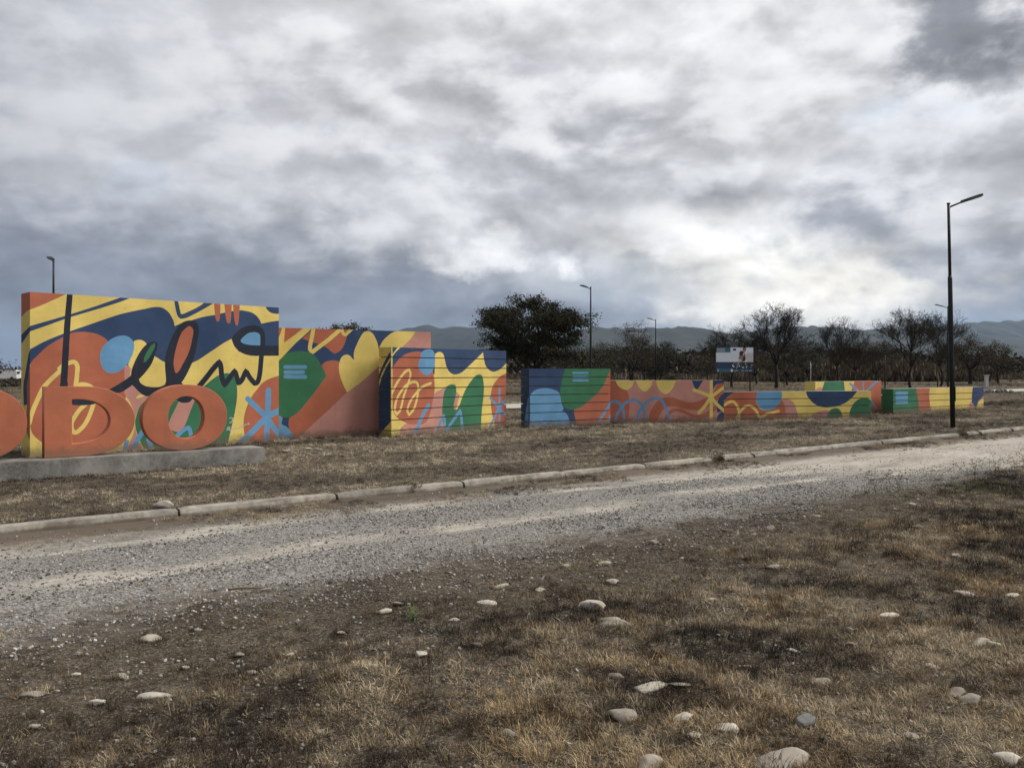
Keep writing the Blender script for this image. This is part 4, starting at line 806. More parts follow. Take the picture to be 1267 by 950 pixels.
# stones in the verge: x, y, width in metres
STONES = [
(-2.38, 4.09, 0.112), (-1.78, 4.10, 0.132), (-2.01, 4.00, 0.070), (-2.05, 4.34, 0.064), (-2.15, 4.92, 0.096), (-1.93, 5.09, 0.050), (-1.54, 4.66, 0.055), (-1.38, 4.37, 0.060), (-1.78, 4.51, 0.044), (-1.24, 4.62, 0.045), (0.54, 5.62, 0.164), (0.64, 5.28, 0.216), (0.21, 6.12, 0.084), (-0.18, 5.74, 0.112), (-0.79, 5.66, 0.061), (-0.84, 5.46, 0.069), (-0.38, 5.35, 0.063), (-0.20, 4.81, 0.084), (-0.52, 4.65, 0.072), (0.56, 4.41, 0.077), (0.73, 4.23, 0.190), (0.86, 4.26, 0.108), (0.53, 3.88, 0.136), (-0.01, 3.73, 0.102), (0.57, 3.41, 0.100), (0.78, 7.03, 0.096), (0.78, 6.43, 0.088), (-0.09, 6.23, 0.109), (1.35, 7.82, 0.091), (1.11, 3.38, 0.264), (0.98, 3.72, 0.123), (0.80, 3.83, 0.075), (1.66, 4.44, 0.099), (1.68, 4.95, 0.072), (1.32, 4.64, 0.054), (2.14, 5.25, 0.061), (2.07, 5.03, 0.064), (2.54, 5.55, 0.119), (3.29, 5.99, 0.128), (3.65, 6.05, 0.106), (2.77, 4.89, 0.105), (2.85, 4.87, 0.085), (2.24, 4.14, 0.105), (2.26, 4.06, 0.087), (2.33, 4.57, 0.067), (1.79, 3.69, 0.072), (2.18, 6.85, 0.134), (2.68, 8.54, 0.117), (2.45, 8.37, 0.082), (2.18, 8.37, 0.082), (2.05, 3.41, 0.086), (0.81, 3.66, 0.064), (4.51, 9.74, 0.066), (4.83, 9.98, 0.088), (5.15, 9.98, 0.058), (3.40, 9.20, 0.072), (4.19, 8.54, 0.100), (2.99, 6.94, 0.061), (0.45, 6.94, 0.068), (3.89, 7.24, 0.071), (-1.04, 5.01, 0.044), (-0.74, 4.38, 0.043), (-2.32, 4.40, 0.043), (-1.46, 4.08, 0.036), (0.23, 4.27, 0.037), (1.90, 4.27, 0.042), (4.28, 7.24, 0.064), (1.43, 5.94, 0.058), (-2.16, 3.74, 0.044), (-0.87, 3.74, 0.044), (-0.26, 3.58, 0.045),
]

# ------------------------------------------------------------------ trees
def bend(a, b, rr, k=.12, n=4):
    a = Vector(a); b = Vector(b); L = (b - a).length; m = Vector((rr.gauss(0, 1), rr.gauss(0, 1), abs(rr.gauss(0, .6)))) * L * k
    return [a.lerp(b, i / n) + m * math.sin(math.pi * i / n) for i in range(n + 1)]
def leafbits(mb, c, rad, n, size, rr, flat=.6, up=0.0):
    for _ in range(n):
        d = Vector((rr.gauss(0, 1), rr.gauss(0, 1), rr.gauss(0, 1) * flat)) * .5; p = c + d * rad
        u = Vector((rr.gauss(0, 1), rr.gauss(0, 1), rr.gauss(0, .7) + up)).normalized(); v = u.cross(Vector((rr.gauss(0, 1), rr.gauss(0, 1), rr.gauss(0, 1)))).normalized()
        a = size * rr.uniform(.6, 1.5); b = a * rr.uniform(.3, .6)
        mb.add([p - u * a * .5, p + v * b * .5, p + u * a * .5, p - v * b * .5], [(0, 1, 2, 3)])
def twigs(mb, p, d, L, rr, depth, r):
    """a spray of fine bare twigs"""
    e = p + d * L; q = d.cross(Vector((rr.gauss(0, 1), rr.gauss(0, 1), rr.gauss(0, 1)))).normalized() * r
    q2 = d.cross(q).normalized() * r
    mb.add([p - q, p + q, e], [(0, 1, 2)]); mb.add([p - q2, p + q2, e], [(0, 1, 2)])
    if depth == 0: return
    for _ in range(3):
        f = rr.uniform(.35, 1.0); s = p.lerp(e, f)
        nd = (d + Vector((rr.gauss(0, .55), rr.gauss(0, .55), rr.gauss(0, .45)))).normalized()
        twigs(mb, s, nd, L * rr.uniform(.45, .75), rr, depth - 1, r * .72)
def tree(label, loc, H, W, fork=.25, clusters=34, style='bare', seed=1, leaf=M_LEAF, dens=1.0, base=.35, lean=0.0, group='trees beyond the painted walls', trunks=1, rad=None, dome=.6):
    rr = random.Random(seed); root = empty('tree', loc, rr.uniform(0, 6)); tag(root, label, 'tree', group)
    tr = MB(); cr = MB(); R0 = rad or H * .022; tops = []
    for k in range(trunks):
        f = Vector((lean + rr.gauss(0, .12) * H * .12 * (trunks > 1) * 4, rr.gauss(0, .03) * H, H * fork)); P = bend((rr.gauss(0, .1) * (trunks > 1), rr.gauss(0, .1) * (trunks > 1), -.3), f, rr, .05); tr.tube(P, [R0 * (1.25 - .45 * i / 4) for i in range(5)], 7); tops.append(f)
    C = []
    for k in range(clusters):
        a = 2 * math.pi * (k * .618 + rr.uniform(-.08, .08)); q = math.sqrt((k + .5) / clusters)
        rad_ = q * W / 2 * rr.uniform(.82, 1.1); top = H * (1 - (1 - dome) * q ** 2.2); z = top - rr.random() ** 2.0 * (top - H * base) * .95
        C.append(Vector((math.cos(a) * rad_ + lean, math.sin(a) * rad_, z * rr.uniform(.94, 1.0))))
    mains = []
    for k in range(7):
        a = 2 * math.pi * k / 7 + rr.uniform(-.3, .3); t0 = rr.choice(tops); e = t0 + Vector((math.cos(a) * W * .2, math.sin(a) * W * .2, H * rr.uniform(.18, .36)))
        P = bend(t0, e, rr, .1); tr.tube(P, [R0 * (.62 - .09 * i) for i in range(5)], 6); mains.append((P, e))
    for c in C:
        P0, e = min(mains, key=lambda m: (m[1] - c).length + rr.uniform(0, .15 * H)); s = P0[rr.choice((2, 3, 4))]
        P = bend(s, c, rr, .12); tr.tube(P, [R0 * .26, R0 * .2, R0 * .15, R0 * .1, R0 * .05], 5, cap=False)
        out = (c - Vector((lean, 0, H * fork))).normalized(); cs = W / math.sqrt(clusters) * 1.15
        if style == 'dense':
            for _ in range(9):
                d = (out + Vector((rr.gauss(0, .6), rr.gauss(0, .6), rr.gauss(0, .35)))).normalized(); twigs(cr, c - out * cs * .2, d, cs * .7, rr, 1, .012)
            for _ in range(5):
                leafbits(cr, c + Vector((rr.gauss(0, .42), rr.gauss(0, .42), rr.gauss(0, .2))) * cs, cs * .62, int(74 * dens), .15, rr, .5, .4)
        else:
            for i in (2, 3, 4):
                for _ in range(4):
                    d = (out + Vector((rr.gauss(0, .6), rr.gauss(0, .6), .35 + rr.gauss(0, .4)))).normalized(); twigs(cr, P[i], d, cs * rr.uniform(.5, .85), rr, 3, .017)
            leafbits(cr, c, cs * 1.1, int(22 * dens), .12, rr, .7)
    tr.build('trunk', M_BARK, root, True); cr.build('crown', leaf if style == 'dense' else M_TWIG if dens < .5 else leaf, root)
    return root
def at(px_, d): return ((px_ - 633.5) / 1026. * d, d, LAWN)
tree('broad dark tree with dense umbrella crown behind the grooved walls', at(660, 60), 6.9, 7.9, .20, 100, 'dense', 5, M_LEAF, 1.05, .32, trunks=3, rad=.15, dome=.76)
tree('low spreading dark tree beside the broad umbrella tree', at(712, 75), 3.9, 6.4, .2, 22, 'dense', 6, M_LEAFD, .55, .25, trunks=2, rad=.10)
tree('bushy thin-leaved tree behind the pink wall', at(783, 110), 8.1, 6.6, .22, 30, 'dense', 7, M_LEAFB, .45, .3, dome=.5, trunks=2)
tree('round dark evergreen shrub tree behind the pink wall', at(818, 125), 5.9, 5.4, .15, 28, 'dense', 8, M_LEAFD, 1.5, .08)
tree('small pointed dark conifer above the scrub', at(849, 190), 5.9, 3.2, .2, 16, 'dense', 9, M_LEAFD, 1.1, .1, dome=.15)
tree('leafless tree behind the billboard', at(906, 84), 5.7, 6.6, .25, 32, 'bare', 10, M_LEAFB, .9, .35)
tree('tall bare tree with dark trunk right beside the billboard', at(960, 80), 7.4, 6.3, .30, 50, 'bare', 11, M_LEAFB, .2, .36, rad=.16, dome=.82)
tree('bare slim tree with upright twigs behind the orange and yellow wall', at(1036, 100), 7.5, 5.6, .3, 36, 'bare', 12, M_LEAFB, .25, .40, rad=.13, dome=.8)
tree('brownish bushy tree with thin trunk beside the bare slim tree', at(1056, 92), 5.6, 5.4, .3, 28, 'bare', 13, M_LEAFB, 1.2, .3)
tree('bare tree with leaning trunk before the ruined wall', at(1127, 82), 7.0, 6.3, .3, 44, 'bare', 14, M_LEAFB, .5, .3, lean=-.45, rad=.12, dome=.8)
tree('twiggy bare tree close to the near lamp post', at(1163, 88), 7.2, 5.6, .3, 38, 'bare', 15, M_LEAFB, .6, .28, rad=.11, dome=.8)
tree('broad brown-green tree with thick low trunk past the lamp post', at(1200, 108), 6.2, 6.8, .3, 34, 'dense', 16, M_LEAFB, .75, .2, rad=.22)
tree('rounded dusty tree at the end of the tree row', at(1236, 112), 5.8, 4.6, .25, 24, 'dense', 17, M_LEAFB, .7, .15)
tree('bushy tree top showing over the navy wall with the heart', at(412, 52), 4.75, 2.6, .3, 18, 'dense', 18, M_LEAFB, .8, .3)
tree('second leafy tree top over the navy wall with the heart', at(441, 54), 5.0, 2.6, .3, 18, 'dense', 19, M_LEAFD, .9, .3)
tree('dark tree standing alone far beyond the plinth', at(-58, 66), 4.6, 4.9, .3, 24, 'dense', 20, M_LEAFD, .9, .3)
tree('pale leafless tree rising from the scrub by the round shrub', at(795, 120), 6.2, 5.0, .25, 22, 'bare', 21, M_LEAFB, .2, .35)
for k, (px_, d, H, W, lab) in enumerate(((875, 150, 5.6, 6.2, 'low rounded tree between conifer and billboard'), (1000, 130, 6.4, 6.5, 'bushy dark tree between the tall bare tree and the slim one'), (1085, 125, 6.0, 5.5, 'scrubby dark tree behind the ruined wall'), (745, 120, 5.6, 6.4, 'low dark tree behind the green and orange wall'), (935, 105, 5.2, 6.5, 'dark bushy tree right behind the tall bare tree'), (975, 96, 5.0, 5.5, 'dark leafy tree at the foot of the tall bare tree'))):
    tree(lab, at(px_, d), H, W, .2, 24, 'dense', 30 + k, M_LEAFD if k % 2 else M_LEAFB, .8, .12)

# the scrub that closes the field: one mass nobody could count
def scrub(name, x_of, n, mat, hmin, hmax, size, seed, up=.3, tall=False):
    rr = random.Random(seed); mb = MB()
    for _ in range(n):
        x, y = x_of(rr); hh = hmin + (hmax - hmin) * float(fbm(x * .07, y * .05, seed, 4)) ** 1.3 * 1.5
        z = rr.random() ** .75 * hh; p = Vector((x, y, LAWN + z))
        if tall: u = Vector((rr.gauss(0, .15), rr.gauss(0, .15), 1)).normalized()
        else: u = Vector((rr.gauss(0, 1), rr.gauss(0, 1), rr.gauss(0, .7) + up)).normalized()
        v = u.cross(Vector((rr.gauss(0, 1), rr.gauss(0, 1), rr.gauss(0, 1)))).normalized(); a = size * rr.uniform(.5, 1.5); b = a * (.16 if tall else rr.uniform(.3, .6))
        mb.add([p - u * a * .5, p + v * b, p + u * a * .5, p - v * b], [(0, 1, 2, 3)])
    o = mb.build(name, mat); return o
o = scrub('scrub_belt', lambda r: (r.uniform(-25, 165), 195 + r.gauss(0, 9)), 56000, M_SCRUB, 1.6, 7.0, .85, 61); tag(o, 'belt of dark grey-brown scrub closing the field', 'scrub', kind='stuff')
o = scrub('scrub_belt', lambda r: (r.uniform(-330, -60), 290 + r.gauss(0, 12)), 22000, M_SCRUB, .5, 3.4, .9, 62); tag(o, 'low distant line of scrub beyond the white buildings', 'scrub', kind='stuff')
o = scrub('tall_dry_grass', lambda r: (r.uniform(36, 78), 138 + r.gauss(0, 3)), 16000, M_REED, .9, 3.6, 1.0, 63, tall=True); tag(o, 'band of tall brown dry grass in front of the scrub', 'dry grass', kind='stuff')
o = scrub('tall_dry_grass', lambda r: (r.uniform(-15, 150), 176 + r.gauss(0, 5)), 18000, M_REED, .4, 1.8, .8, 64, tall=True); tag(o, 'thin brown grass along the foot of the scrub', 'dry grass', kind='stuff')

o = scrub('hedge', lambda r: (r.uniform(-95, -38), 92 + r.gauss(0, 3)), 12000, M_SCRUB, .2, .75, .35, 65); tag(o, 'low dark hedge in front of the distant white buildings', 'hedge', kind='stuff')
# ------------------------------------------------------------------ far small things
rw = empty('ruined_wall', at(1118, 170), 0); tag(rw, 'ruined low block hut with dark doorway and whitewashed corners', 'ruin')
mb = MB(); mb.box(-4.8, .1, -.1, .1, -.2, 1.55); mb.build('wall', M_BRICK, rw)
mb = MB(); mb.box(-.1, 1.2, -.12, .12, -.2, 1.95); mb.build('whitewashed_corner', M_WHITE, rw)
mb = MB(); mb.box(3.6, 4.8, -.12, .12, -.2, 2.0); mb.build('whitewashed_corner', M_WHITE, rw)
mb = MB(); mb.box(-4.8, 4.8, 2.6, 2.8, -.2, 1.6); mb.build('back_wall', M_BRICK, rw)
mb = MB(); mb.box(1.1, 4.0, -.14, 2.9, 1.96, 2.12); mb.build('lintel_slab', M_BRICK, rw)
mb = MB(); mb.box(4.75, 6.6, -.08, .08, -.2, .7); mb.build('broken_wall', M_BRICK, rw)
wp = MB(); wp.box(-.16, .16, -.14, .14, -.2, 1.2); wp.box(-.22, .22, -.2, .2, 1.2, 1.28); o = wp.build('boundary_post', M_WHITE, bevel=.01); o.location = at(1220.5, 84); tag(o, 'white boundary post beyond the end of the green-ended wall', 'post')
for px_, d, h_, lab in ((1095, 70, 3.0, 'thin dark post between the last two walls'), (1160, 78, 1.1, 'short dark fence post beside the near lamp post'), (1003, 120, 3.0, 'slim pale post above the orange and yellow wall')):
    mb = MB(); mb.tube([(0, 0, -.3), (.02, 0, h_ * .6), (0, 0, h_)], .06, 8); o = mb.build('fence_post', M_WHITE if 'pale' in lab else M_RUST, None, True); o.location = at(px_, d); tag(o, lab, 'post')
for px_, d, W_, h_, lab in ((1258, 190, 4.2, 1.1, 'low pale block building beside the scrub past the boundary post'),):
    r_ = empty('low_building', at(px_, d)); tag(r_, lab, 'building')
    mb = MB(); mb.box(-W_ / 2, W_ / 2, -.1, 2.6, -.3, h_); mb.build('wall', M_WHITE, r_)
    mb = MB(); mb.box(-W_ / 2 - .15, W_ / 2 + .15, -.3, 2.8, h_, h_ + .12); mb.build('roof', M_BRICK, r_)
    for k in range(max(1, int(W_ / 2.4))):
        x = -W_ / 2 + .8 + k * 2.2; mb = MB(); mb.box(x, x + .8, -.14, -.1, .5, h_ - .35); mb.build('window', M_DARK, r_)
def van(px_, d, rz, lab):
    r_ = empty('parked_van', at(px_, d), R(rz)); tag(r_, lab, 'van', 'white vans parked far beyond the plinth')
    prof = [(-2.3, .35), (-2.3, 1.75), (-2.15, 1.95), (1.0, 1.98), (1.55, 1.35), (2.25, 1.15), (2.35, .75), (2.35, .35)]; mb = MB(); k = len(prof)
    mb.add([(x, sy * .88, z) for sy in (-1, 1) for x, z in prof], [tuple(range(k)), tuple(range(2 * k - 1, k - 1, -1))] + [(i, i + k, (i + 1) % k + k, (i + 1) % k) for i in range(k)]); mb.build('body', M_VAN, r_)
    for q in ([(1.06, -.7, 1.92), (1.06, .7, 1.92), (1.56, .74, 1.38), (1.56, -.74, 1.38)], [(-2.31, -.7, 1.2), (-2.31, .7, 1.2), (-2.31, .66, 1.7), (-2.31, -.66, 1.7)], [(.2, -.89, 1.3), (1.3, -.89, 1.3), (.95, -.89, 1.8), (.2, -.89, 1.8)], [(.2, .89, 1.3), (1.3, .89, 1.3), (.95, .89, 1.8), (.2, .89, 1.8)]):
        c_ = sum((Vector(p) for p in q), Vector()) / 4; nn = (Vector(q[1]) - Vector(q[0])).cross(Vector(q[2]) - Vector(q[1])).normalized(); nn = nn if nn.dot(c_ - Vector((0, 0, 1.2))) > 0 else -nn
        mb = MB(); mb.add([Vector(p) + nn * .02 for p in q], [(0, 1, 2, 3)]); mb.build('window', M_DARK, r_)
    for x in (-1.5, 1.45):
        for y in (-.82, .82): mb = MB(); mb.tube([(x, y - .1, .33), (x, y + .1, .33)], .33, 14); mb.build('wheel', M_DARK, r_)
M_VAN = metal_mat('white_van_paint', (.62, .62, .60), .4)
van(5.5, 158, 195, 'white van parked far off, clear of the tallest wall')
van(22, 168, 250, 'white van parked far off, close behind the tallest wall end')
rubble = empty('rubble_heap', at(1228, 62)); tag(rubble, 'low dark heap of rubble beside the far track', 'rubble')
for k in range(9):
    bm = bmesh.new(); bmesh.ops.create_icosphere(bm, subdivisions=2, radius=.16 + .1 * random.random())
    for v in bm.verts: v.co *= 1 + random.uniform(-.2, .2)
    me = bpy.data.meshes.new('lump'); bm.to_mesh(me); bm.free(); me.materials.append(M_SLAB); o = bpy.data.objects.new('lump', me); COL.objects.link(o); o.parent = rubble; o.location = ((k - 4) * .32, random.uniform(-.3, .3), .05 + .06 * random.random())

# ------------------------------------------------------------------ stones in the verge
def patch(x, y): return (fbm(x * .8, y * .8, 80, 4) * .40 + fbm(x * 2.6 + 9, y * 2.6, 84, 3) * .36 + fbm(x * 6.5, y * 6.5 + 3, 86, 2) * .24 - .5) * 1.95 + .497
def gz(x, y): s, t = to_st(x, y); return float(ground_z(s, t))
def stone_mesh(k, e=(1, .75, .5), sub=3):
    rr = random.Random(k); bm = bmesh.new(); bmesh.ops.create_icosphere(bm, subdivisions=sub, radius=.5)
    pl_ = [(Vector((rr.gauss(0, 1), rr.gauss(0, 1), rr.gauss(0, .8))).normalized(), rr.uniform(.26, .44)) for _ in range(9)]
    for v in bm.verts:
        c = v.co.copy()
        for nn, dd in pl_:
            q = c.dot(nn)
            if q > dd: c -= nn * (q - dd) * .92
        c *= 1 + (float(fbm(c.x * 3 + k * 7.1, c.y * 3 + c.z * 2.3, 70, 3)) - .5) * .5
        v.co = Vector((c.x * e[0] * 1.1, c.y * e[1] * 1.1, c.z * e[2] * 1.1))
    for f in bm.faces: f.smooth = True
    me = bpy.data.meshes.new('stone'); bm.to_mesh(me); bm.free(); me.materials.append(M_STONE); return me
SM = [stone_mesh(k, (1.1, .74, .50 + .12 * (k % 3))) for k in range(12)]
SPECIAL = {29: 'largest smooth pale boulder, half buried in the dry grass', 10: 'upright creased pale stone touching a rounder stone', 11: 'rounded pale stone leaning against an upright creased one', 20: 'broad flat pale stone beside a smaller one in the grass', 21: 'smaller pale stone against the broad flat one'}
for k, (x, y, wd) in enumerate(STONES):
    rr = random.Random(100 + k); me = stone_mesh(200 + k, (1.12, .8, .46), 4) if k in SPECIAL else SM[k % 12]
    o = bpy.data.objects.new('stone', me); COL.objects.link(o); sc = wd * (1.08 if k not in SPECIAL else 1.02); zz = rr.uniform(.50, .90) * (1.7 if k == 10 else 1); sc *= .86 if k == 29 else 1
    o.scale = (sc, sc * rr.uniform(.8, 1.1), sc * zz); o.location = (x, y + wd * .25, gz(x, y) + .010 - wd * rr.uniform(-.02, .12) - (.02 if k == 29 else 0)); o.rotation_euler = (rr.uniform(-.2, .2), rr.uniform(-.2, .2), rr.uniform(-.5, .5) + (0 if rr.random() < .6 else 3.1))
    size = 'large' if wd > .115 else 'fist-sized' if wd > .085 else 'small' if wd > .062 else 'very small'
    s_, t_ = to_st(x, y); pp = float(patch(np.array([x]), np.array([y]))[0])
    near = min(((x - q[0]) ** 2 + (y - q[1]) ** 2) ** .5 for j, q in enumerate(STONES) if j != k)
    where = 'at the ragged edge of the gravel road' if t_ > -4.5 else 'close beside another stone in the verge' if near < .22 else 'in scorched dark grass of the verge' if pp < .47 else 'in bleached straw-coloured verge grass' if pp > .54 else 'in brown verge grass'
    tag(o, SPECIAL.get(k) or '%s pale rounded stone %s' % (size, where), 'stone', 'stones in the verge')
bm = bmesh.new(); bmesh.ops.create_icosphere(bm, subdivisions=3, radius=.5)
for v in bm.verts: v.co = Vector((round(v.co.x * 3) / 3 * .5 + v.co.x * .5, v.co.y * .8, max(-.18, min(.18, v.co.z * .6)) + v.co.x * .1))
me = bpy.data.meshes.new('slab_stone'); bm.to_mesh(me); bm.free(); me.materials.append(M_SLAB); o = bpy.data.objects.new('slab_stone', me); COL.objects.link(o); o.scale = (.11, .09, .10); o.location = (1.35, 3.82, gz(1.35, 3.82) + .03); o.rotation_euler = (.25, -.1, .4); tag(o, 'tilted dark grey slab of stone in the grass', 'stone')
o = bpy.data.objects.new('stone', SM[4]); COL.objects.link(o); o.scale = (.19, .15, .17); o.location = (-3.94, 9.35, .15); tag(o, 'brownish stone resting on the lawn right behind the kerb', 'stone')
for k, (x, y) in enumerate(((-4.0, 16.2), (-3.75, 16.0), (-4.25, 15.6))):
    o = bpy.data.objects.new('stone', SM[k]); COL.objects.link(o); o.scale = (.14, .1, .08); o.location = (x, y, .16); tag(o, 'small pale stone on the lawn near the plinth end', 'stone', 'small stones on the lawn')

# ------------------------------------------------------------------ weeds, sprig and stick
def weed(label, x, y, H, n, spread, mat, z0=None, leafm=None, cat='weed', group=None, nm='dry_weed', rad=.0035, green=False):
    rr = random.Random(int(x * 100 + y * 7)); r_ = empty(nm, (x, y, gz(x, y) if z0 is None else z0)); tag(r_, label, cat, group); mb = MB(); lb = MB()
    for k in range(n):
        a = rr.uniform(0, 6.28); e = Vector((math.cos(a) * spread * rr.random(), math.sin(a) * spread * rr.random(), H * rr.uniform(.55, 1))); P = bend((rr.gauss(0, .01), rr.gauss(0, .01), -.02), e, rr, .08, 5); mb.tube(P, [rad * (1 - .15 * i) for i in range(6)], 4)
        for j in range(2 if green else 5):
            s = P[rr.choice((2, 3, 4, 5))]; d = Vector((rr.gauss(0, 1), rr.gauss(0, 1), .6)).normalized(); f = s + d * H * rr.uniform(.1, .28); mb.tube([s, s.lerp(f, .5) + Vector((0, 0, .01)), f], [rad * .5, rad * .4, rad * .25], 3)
            if leafm and not green: leafbits(lb, f, .02, 3, .02, rr)
        if green:
            for j in range(7):
                s = P[rr.choice((1, 2, 3, 4, 5))]; d = Vector((rr.gauss(0, 1), rr.gauss(0, 1), .7)).normalized(); q = d.cross(Vector((0, 0, 1))).normalized() * .005; f = s + d * .05; m = s.lerp(f, .5); lb.add([s, m + q, f, m - q], [(0, 1, 2, 3)])
    mb.build('stems', mat, r_)['kind'] = 'stuff'
    if leafm: lb.build('foliage', leafm, r_)['kind'] = 'stuff'
weed('small fresh green sprig growing alone among the brown grass', -.62, 5.28, .12, 4, .05, M_GREENLEAF, leafm=M_GREENLEAF, cat='plant', nm='green_sprig', green=True)
for x, y, H, n, s in ((4.6, 10.75, .32, 3, .12), (4.78, 10.9, .38, 4, .16), (5.0, 11.0, .26, 3, .12), (5.25, 11.25, .36, 3, .14), (7.0, 12.55, .34, 3, .12), (7.45, 12.8, .40, 4, .15), (8.0, 13.15, .42, 4, .18), (8.25, 13.3, .46, 4, .2)):
    weed('thin dry weed stalks at the sandy edge of the road', x, y, H, n, s, M_STALK, leafm=M_LEAFB, group='dry weeds along the road edge')
weed('tangled dry weed growing over a kerb joint', -1.32, 11.10, .16, 22, .20, M_STALK, .02, M_LEAFB)
weed('dry weed filling the gap between broken kerb stones', 3.75, 14.97, .17, 20, .16, M_STALK, .02, M_LEAFB)
weed('dry weed in the kerb gap by the lamp post', 11.35, 20.85, .2, 20, .22, M_STALK, .02, M_LEAFB)
mb = MB(); mb.tube([(-.13, 0, 0), (-.04, .006, .006), (.06, -.004, .004), (.13, .008, .002)], [.007, .009, .008, .005], 7); o = mb.build('stick', M_STALK, None, True); o.location = (-1.97, 6.15, .045); o.rotation_euler = (0, 0, .25); tag(o, 'short dry stick lying on the gravel edge', 'stick')

# ------------------------------------------------------------------ grass and gravel: uncountable, scattered
def source(name, meshes):
    c = bpy.data.collections.new(name)
    for k, me in enumerate(meshes): c.objects.link(bpy.data.objects.new('%s_%02d' % (name, k), me))
    return c
def scatter(name, label, cat, src, nsrc, P, rot, scl, tint):
    me = bpy.data.meshes.new(name); me.vertices.add(len(P)); me.vertices.foreach_set('co', np.asarray(P, np.float32).ravel())
    for nm, typ, key, arr in (('rot', 'FLOAT_VECTOR', 'vector', rot), ('scl', 'FLOAT_VECTOR', 'vector', scl), ('tint', 'FLOAT_COLOR', 'color', tint)):
        a = me.attributes.new(nm, typ, 'POINT'); a.data.foreach_set(key, np.asarray(arr, np.float32).ravel())
    a = me.attributes.new('idx', 'INT', 'POINT'); a.data.foreach_set('value', RNG.integers(0, nsrc, len(P)).astype(np.int32))
    o = bpy.data.objects.new(name, me); COL.objects.link(o); tag(o, label, cat, kind='stuff')
    g = bpy.data.node_groups.new(name, 'GeometryNodeTree'); g.interface.new_socket('Geometry', in_out='INPUT', socket_type='NodeSocketGeometry'); g.interface.new_socket('Geometry', in_out='OUTPUT', socket_type='NodeSocketGeometry')
    N = g.nodes.new; i = N('NodeGroupInput'); ou = N('NodeGroupOutput'); iop = N('GeometryNodeInstanceOnPoints'); ci = N('GeometryNodeCollectionInfo')
    ci.inputs['Collection'].default_value = src; ci.inputs['Separate Children'].default_value = True; ci.inputs['Reset Children'].default_value = True
    def na(nm, dt): n = N('GeometryNodeInputNamedAttribute'); n.data_type = dt; n.inputs['Name'].default_value = nm; return next(q for q in n.outputs if q.enabled and q.name == 'Attribute')
    l = g.links.new; l(i.outputs[0], iop.inputs['Points']); l(ci.outputs[0], iop.inputs['Instance']); iop.inputs['Pick Instance'].default_value = True
    l(na('idx', 'INT'), iop.inputs['Instance Index']); l(na('rot', 'FLOAT_VECTOR'), iop.inputs['Rotation']); l(na('scl', 'FLOAT_VECTOR'), iop.inputs['Scale']); l(iop.outputs[0], ou.inputs[0])
    m = o.modifiers.new('scatter', 'NODES'); m.node_group = g
    return o
def tuft_mesh(k, n, H, spread, wid, droop):
    rr = random.Random(900 + k); V = []; Fc = []; shade = []
    for b in range(n):
        a = rr.uniform(0, 6.283); r0 = spread * .5 * rr.random() ** .5; x0, y0 = math.cos(a) * r0, math.sin(a) * r0
        a2 = a + rr.gauss(0, .9); L = H * rr.uniform(.45, 1.15); tilt = min(1.45, abs(rr.gauss(droop, .42))); dh = Vector((math.cos(a2), math.sin(a2), 0)); q = Vector((-dh.y, dh.x, 0)) * wid * rr.uniform(.6, 1.3)
        p0 = Vector((x0, y0, -.008)); p1 = p0 + (dh * math.sin(tilt) + Vector((0, 0, math.cos(tilt)))) * L * .55; t2 = min(2.0, tilt + rr.uniform(.1, .7)); p2 = p1 + (dh * math.sin(t2) + Vector((0, 0, math.cos(t2)))) * L * .5
        p2.z = max(p2.z, .003); i = len(V); V += [p0 - q, p0 + q, p1 - q * .8, p1 + q * .8, p2]; Fc += [(i, i + 1, i + 3, i + 2), (i + 2, i + 3, i + 4)]; s = rr.random(); shade += [s] * 5
    me = bpy.data.meshes.new('tuft'); me.from_pydata([tuple(v) for v in V], [], Fc); a = me.attributes.new('blade', 'FLOAT', 'POINT'); a.data.foreach_set('value', shade); me.materials.append(M_BLADE); me.update(); return me
TUFT = source('tuft', [tuft_mesh(k, 26, .060, .10, .0016, .95) for k in range(5)] + [tuft_mesh(10 + k, 30, .090, .08, .0015, .6) for k in range(2)] + [tuft_mesh(20 + k, 24, .045, .13, .002, 1.2) for k in range(2)])
def grass_tint(x, y, n):
    """bleached, brown and scorched patches"""
    p = patch(x, y) + RNG.normal(0, .055, n)
    stops = np.array([.34, .44, .52, .60, .70]); cols = np.array([(.026, .020, .015), (.056, .041, .028), (.130, .093, .057), (.245, .183, .112), (.40, .32, .21)])
    c = np.stack([np.interp(p, stops, cols[:, i]) for i in range(3)], 1)
    moss = (fbm(x * 1.1 + 40, y * 1.1, 88, 3) > .60)[:, None]; c = np.where(moss, c * np.array((1.0, .94, .84)), c)
    odd = RNG.random(n) < .07; c[odd] = np.array((.36, .29, .19)) * RNG.uniform(.6, 1.1, (odd.sum(), 1))
    return c, p
def wedge(n, y0, y1, power, margin=1.6):
    y = y0 + (y1 - y0) * RNG.random(n) ** power; x = RNG.uniform(-1, 1, n) * (y * .64 + margin); return x, y
def make(x, y, z, base, lo, hi, c, tiltv=.25):
    n = len(x); rot = np.stack([RNG.normal(0, tiltv, n), RNG.normal(0, tiltv, n), RNG.uniform(0, 6.283, n)], 1); s = RNG.uniform(lo, hi, n) * base
    return np.stack([x, y, z], 1), rot, np.stack([s, s, s * RNG.uniform(.7, 1.25, n)], 1), np.concatenate([c, np.ones((n, 1))], 1)
